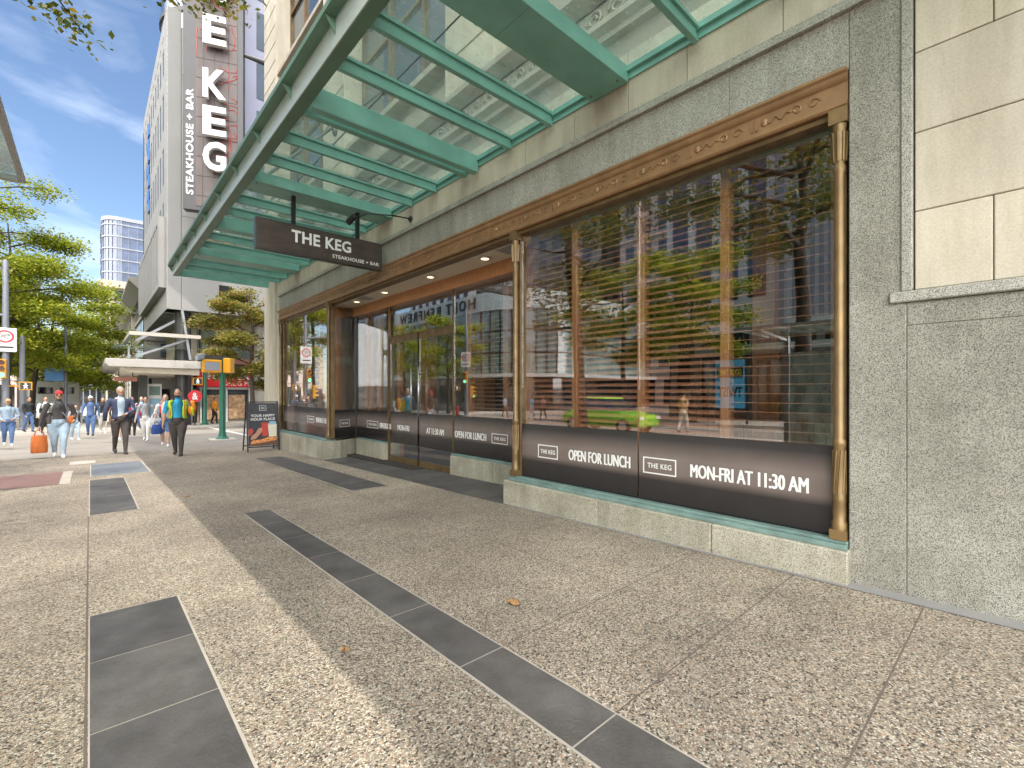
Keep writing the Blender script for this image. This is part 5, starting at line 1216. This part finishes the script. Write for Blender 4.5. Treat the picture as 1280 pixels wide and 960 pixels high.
    dg = bpy.context.evaluated_depsgraph_get(); body = bpy.data.meshes.new_from_object(o.evaluated_get(dg)); bpy.data.objects.remove(o); bpy.data.meshes.remove(me)
    # materials by the nearest limb segment
    nf = len(body.polygons); c = np.empty(nf * 3); body.polygons.foreach_get('center', c); c = c.reshape(-1, 3)
    best = np.full(nf, 1e9); idx = np.zeros(nf, int); keys = []
    for a, b, ra, rb, key in parts:
        if key not in keys: keys.append(key)
        A = np.array(a); D = np.array(b) - A; tt = np.clip(((c - A) @ D) / max(D @ D, 1e-9), 0, 1); dist = np.linalg.norm(c - (A + tt[:, None] * D), axis=1) - (ra + (rb - ra) * tt)
        w = dist < best; best[w] = dist[w]; idx[w] = keys.index(key)
    for k in keys: body.materials.append(MATS[k])
    body.polygons.foreach_set('material_index', idx.astype(np.int32)); body.polygons.foreach_set('use_smooth', [True] * nf)
    ob = bpy.data.objects.new("body", body); COL.objects.link(ob); ob.parent = t
    # hair / cap
    m = MB()
    if cap:
        m.ell(hc + V(0, .006, .022), .047 * Hm, .057 * Hm, .056 * Hm, 16, 10); m.build("head_cover", cap, t, smooth=True)
        if cap not in ("cloth_red",): m = MB(); m.ell(hc + V(0, -.055, .022), .036 * Hm, .035 * Hm, .006 * Hm, 12, 6); m.build("cap_brim", cap, t, smooth=True)
    else:
        m.ell(hc + V(0, .016, .022), .046 * Hm, .050 * Hm, .054 * Hm, 16, 10)
        if long_hair: m.ell(hc + V(0, .035, -.04), .046 * Hm, .03 * Hm, .075 * Hm, 12, 9)
        m.build("hair", hair, t, smooth=True)
    if beard: m = MB(); m.ell(hc + V(0, -.027, -.045), .029 * Hm, .027 * Hm, .020 * Hm, 12, 8); m.build("beard", beard, t, smooth=True)
    m = MB()
    for s in (-1, 1): m.ell(hc + V(s * .017, -.0475, .002), .0075 * Hm, .006 * Hm, .0045 * Hm, 8, 6)
    m.build("eyes", "hair_dark", t)
    m = MB(); m.ell(hc + V(0, -.052, -.034), .013 * Hm, .004 * Hm, .0035 * Hm, 8, 6); m.build("mouth", "brick_red", t)
    if glasses:
        m = MB()
        for s in (-1, 1): m.ell(hc + V(s * .018, -.053, .002), .016 * Hm, .005 * Hm, .011 * Hm, 10, 6)
        m.bar(hc + V(-.03, -.052, .006), hc + V(.03, -.052, .006), .004); m.build("sunglasses", "cloth_black", t)
    def shell(name, mat, z_lo, z_hi, ex, half_open, mats=None):
        m = MB(); n_ = 26; rings = []
        sel = [i for i, z in enumerate(zs) if z_lo <= z <= z_hi]
        for i in sel:
            ring = []
            for k in range(n_ + 1):
                a = -math.pi / 2 + half_open + (2 * math.pi - 2 * half_open) * k / n_
                fl = 1 + (.06 if i == sel[0] else 0)
                ring.append((tp[i].x + (rx[i] * fl + ex) * Hm * math.cos(a), tp[i].y + (ry[i] * fl + ex) * Hm * math.sin(a), tp[i].z))
            rings.append(ring)
        vs = [p for r_ in rings for p in r_]; w = n_ + 1
        m.raw(vs, [(j * w + k, j * w + k + 1, (j + 1) * w + k + 1, (j + 1) * w + k) for j in range(len(rings) - 1) for k in range(n_)])
        o = m.build(name, mat, t, smooth=True); so = o.modifiers.new("thick", 'SOLIDIFY'); so.thickness = .008; return o
    if jacket: shell("jacket", jacket, .50, .83, .012, .30)
    if vest:
        v_ = shell("vest", vest[0], .55, .83, .014, .62)
        m = MB(); 
        for s in (-1, 1):
            m.tube([V(s * .084, -.070, .59), V(s * .086, -.072, .70), V(s * .086, -.062, .79), V(s * .070, -.02, .845)], [(.016 * Hm, .005 * Hm)] * 4, 8)
        m.build("vest_stripe", vest[1], v_)
    t.location = (x, y, z0); t.rotation_euler = (0, 0, heading)
    Mx = Matrix.Translation((x, y, z0)) @ Matrix.Rotation(heading, 4, 'Z')
    return [Mx @ p for p in hands], Mx, Hm
def bag(name, label, top, w, d, h, mat, ang=0, handle=.16):
    top = Vector(top); t = thing(name, label, "bag", tuple(top - Vector((0, 0, h + handle))))
    Rz = Matrix.Rotation(ang, 4, 'Z'); m = MB(); b = top - Vector((0, 0, handle))
    prof = [(-h, .88), (-h * .95, 1.0), (-h * .5, 1.03), (-h * .08, .90), (0, .82)]; vs = []
    for z, k in prof:
        for i in range(12):
            a = 2 * math.pi * i / 12; cx, cy = math.cos(a), math.sin(a); q = (abs(cx) ** 4 + abs(cy) ** 4) ** .25
            vs.append(b + Rz @ Vector((cx / q * w / 2 * k, cy / q * d / 2 * k, z)))
    fs = [tuple(range(12)), tuple(48 + i for i in range(12))] + [(j * 12 + i, j * 12 + (i + 1) % 12, (j + 1) * 12 + (i + 1) % 12, (j + 1) * 12 + i) for j in range(4) for i in range(12)]
    m.raw(vs, fs); m.build("bag_body", mat, t, auto=50)
    for s in (-1, 1):
        m = MB(); m.tube([b + Rz @ Vector((w * .28 * math.cos(a), s * d * .2 * (1 - math.sin(a) * .8), -.02 + (handle + .02) * math.sin(a))) for a in [math.pi * i / 8 for i in range(9)]], .011, 6); m.build("strap", mat, t, smooth=True)
    return t
# --- the three walking towards the camera
hd, Mx, Hm = person("woman in charcoal sweater and pale jeans with a red headwrap carrying an orange bag", -.60, 17.0, R(3), 1.74, "cloth_charcoal", "denim_light", "shoe_white", "skin_tan", "hair_dark", .09, 1.22, 1.04,
    cap="cloth_red", glasses=True, armR=((-.055, .01, -.17), (-.085, -.03, -.315)), armL=((.06, .02, -.165), (.045, -.10, -.235)))
bag("tote_bag", "orange leather tote bag in the hand of the woman with the red headwrap", hd[0] + Vector((0, 0, -.04)), .31, .18, .44, "leather_orange", R(10))
m = MB(); m.tube([Mx @ Vector(p) for p in ((-.12, -.10, 1.44), (-.02, -.155, 1.30), (.10, -.17, 1.12), (.17, -.13, 1.0))], .010, 5); pb = m.build("bag_strap", "grey_panel")
m = MB(); m.ell(Mx @ Vector((.24, -.10, .98)), .09, .06, .11, 12, 8); b2 = m.build("crossbody_bag", "leather_orange", None, smooth=True); tag(b2, "small brown crossbody bag at the hip of the woman with the red headwrap", "bag"); pb.parent = b2
hd, Mx, Hm = person("man in navy blazer over pale shirt and dark trousers walking towards the camera", .62, 16.8, R(6), 1.84, "cloth_paleblue", "trousers_dark", "shoe_dark", "skin_tan", "hair_grey", .13, .98, 1.03,
    jacket="cloth_navy", armL=((.05, -.0, -.16), (-.055, -.12, -.20)), armR=((-.055, .02, -.165), (-.06, .05, -.31)), sleeves=1)
# blazer sleeves as part of the jacket
for o in [c for c in bpy.data.objects if c.name.startswith("jacket")]:
    root = o.parent; m = MB(); Hm = 1.84; V = lambda a, b, c: Vector((a * Hm, b * Hm, c * Hm))
    for s, (e, w) in ((-1, ((-.055, .02, -.165), (-.06, .05, -.31))), (1, ((.05, -.0, -.16), (-.055, -.12, -.20)))):
        sh = V(s * .111, -.005, .800); m.tube([sh + V(-s * .02, 0, .012), sh + V(s * .012, 0, -.015), sh + V(*e), sh + V(*w) * .97], [.040 * Hm, .040 * Hm, .0315 * Hm, .0235 * Hm], 12)
    bl = MB(); bl.v = [tuple(v) for v in m.v]; bl.f = m.f; bl.m = m.m
    me_ = bl.build("sleeves", "cloth_navy", None, smooth=True); me_.parent = root
hd, Mx, Hm = person("man in lime hi-vis vest over a bright blue shirt with dark beard", 1.72, 15.0, R(-14), 1.76, "cloth_cyan", "trousers_dark", "shoe_dark", "skin_tan", "hair_dark", .11, 1.12, 1.05, sleeves=.5,
    vest=("hi_vis_lime", "hi_vis_orange"), beard="hair_dark", armR=((-.05, .02, -.165), (-.06, -.02, -.315)), armL=((.075, .03, -.12), (.03, -.07, -.02)))
m = MB(); m.ell(Mx @ Vector((.30, .03, 1.25)), .10, .14, .20, 12, 9); o = m.build("orange_bundle", "hi_vis_orange", None, smooth=True); tag(o, "bright orange vest bundle over the shoulder of the man in the lime vest", "bundle")
m = MB(); m.tube([Mx @ Vector((.24, -.06, 1.42)), Mx @ Vector((.33, -.10, 1.2)), Mx @ Vector((.34, -.02, 1.05))], .02, 6); q = m.build("lime_trim", "hi_vis_lime"); q.parent = o
# --- others further off
person("man in tan cap, aqua shirt and open blue jacket at the left edge", -2.06, 23.2, R(10), 1.58, "cloth_jacket", "denim_blue", "shoe_white", "skin_tan", "hair_brown", .10, 1.1, vox=.014, cap="kraft_paper", jacket="cloth_jacket", armL=((.05, .0, -.16), (-.03, -.12, -.22)), armR=((-.05, .0, -.16), (.02, -.12, -.24)))
person("man in blue jacket and white cap far down the crossing", .02, 27.5, R(0), 1.72, "denim_blue", "denim_blue", "shoe_dark", "skin_tan", "hair_grey", .08, 1.15, vox=.015, cap="cloth_white")
person("small figure in pale jeans half hidden behind the woman with the orange bag", -.42, 24.5, R(20), 1.35, "cloth_grey", "denim_light", "shoe_white", "skin_tan", "hair_dark", .10, 1.0, vox=.014)
person("woman in tan top and bare legs behind the man in the blazer", .75, 23.5, R(5), 1.62, "cloth_pink", "kraft_paper", "shoe_white", "skin_pale", "hair_brown", .12, .95, vox=.014, long_hair=True, legs=.5, sleeves=.3)
hd, Mx, Hm = person("person in grey hooded top and pale trousers carrying a paper bag", 1.55, 22.0, R(-15), 1.62, "cloth_grey", "cloth_white", "shoe_white", "skin_tan", "hair_dark", .10, 1.1, vox=.014)
bag("paper_bag", "brown kraft paper bag carried by the person in grey", hd[1] + Vector((0, 0, -.03)), .30, .16, .34, "kraft_paper", 0, .12)
hd, Mx, Hm = person("woman in striped white top with bare legs beside the man in the hi-vis vest", 1.80, 18.6, R(-8), 1.66, "cloth_white", "denim_blue", "shoe_white", "skin_pale", "hair_brown", .12, 1.0, vox=.013, long_hair=True, legs=.5, sleeves=.5, armL=((.05, 0, -.16), (-.02, -.11, -.22)), armR=((-.05, 0, -.16), (-.06, -.06, -.30)))
bag("shoulder_bag", "white shoulder bag of the woman in the striped top", Mx @ Vector((-.26, -.05, 1.05)), .34, .16, .30, "bag_white", .3, .14)
bag("blue_bag", "deep blue bag hanging low beside the bare-legged woman in the striped top", Mx @ Vector((-.22, -.12, .80)), .26, .14, .30, "bag_blue", .2, .10)
person("woman in dark red coat walking behind the paper bag carrier", 1.35, 26.0, R(0), 1.66, "cloth_red", "cloth_black", "shoe_dark", "skin_tan", "hair_dark", .08, 1.05, vox=.015, long_hair=True)
person("person in red top standing by the tower column", 2.9, 31.5, R(20), 1.7, "cloth_red", "cloth_black", "shoe_dark", "skin_tan", "hair_dark", .05, 1.0, vox=.016, gy=gz(31.5) - .13)
person("shopper in yellow top in front of the drugstore window", 5.95, 35.2, R(60), 1.68, "hi_vis_orange", "cloth_black", "shoe_dark", "skin_tan", "hair_dark", .08, 1.0, vox=.016)
person("woman in black coat and white trousers further back on the crossing", .45, 29.0, R(0), 1.66, "cloth_black", "cloth_white", "shoe_white", "skin_tan", "hair_brown", .10, 1.0, vox=.016, long_hair=True)
person("man in white shirt and dark trousers near the truck", -1.55, 31.0, R(15), 1.74, "cloth_white", "trousers_dark", "shoe_dark", "skin_tan", "hair_dark", .09, 1.05, vox=.016)
person("person in grey jacket with dark jeans just left of the tower column", 1.9, 29.5, R(-10), 1.70, "cloth_jacket", "denim_blue", "shoe_white", "skin_pale", "hair_brown", .11, 1.0, vox=.016)
person("man in dark jacket far back by the left trees", -2.3, 33.8, R(40), 1.75, "cloth_black", "denim_blue", "shoe_dark", "skin_tan", "hair_dark", .10, 1.0, vox=.017)
# --- opposite sidewalk, mirrored in the glass
for i, (x, y, tp_, bt_, lb) in enumerate(((-14.9, 28.5, "cloth_paleblue", "trousers_dark", "opposite walker in pale blue shirt, mirrored right of the doors"), (-15.6, 26.5, "cloth_grey", "denim_blue", "opposite walker in grey, mirrored right of the doors"),
      (-14.6, 23.6, "cloth_cyan", "denim_light", "opposite walker in bright blue top, mirrored beside the column"), (-15.4, 23.2, "cloth_pink", "cloth_black", "opposite walker in pink top, mirrored beside the column"), (-9.8, 9.7, "kraft_paper", "cloth_white", "opposite walker in tan top and white trousers, mirrored beside the green car"))):
    person(lb, x, y, R(90 if i % 2 else -80), 1.7, tp_, bt_, "shoe_dark", "skin_tan", "hair_dark", .13, 1.0, vox=.017, group="walkers on the opposite side", gy=gz(y) - (.13 if x > -14.2 or 17 < y < 33 else 0))
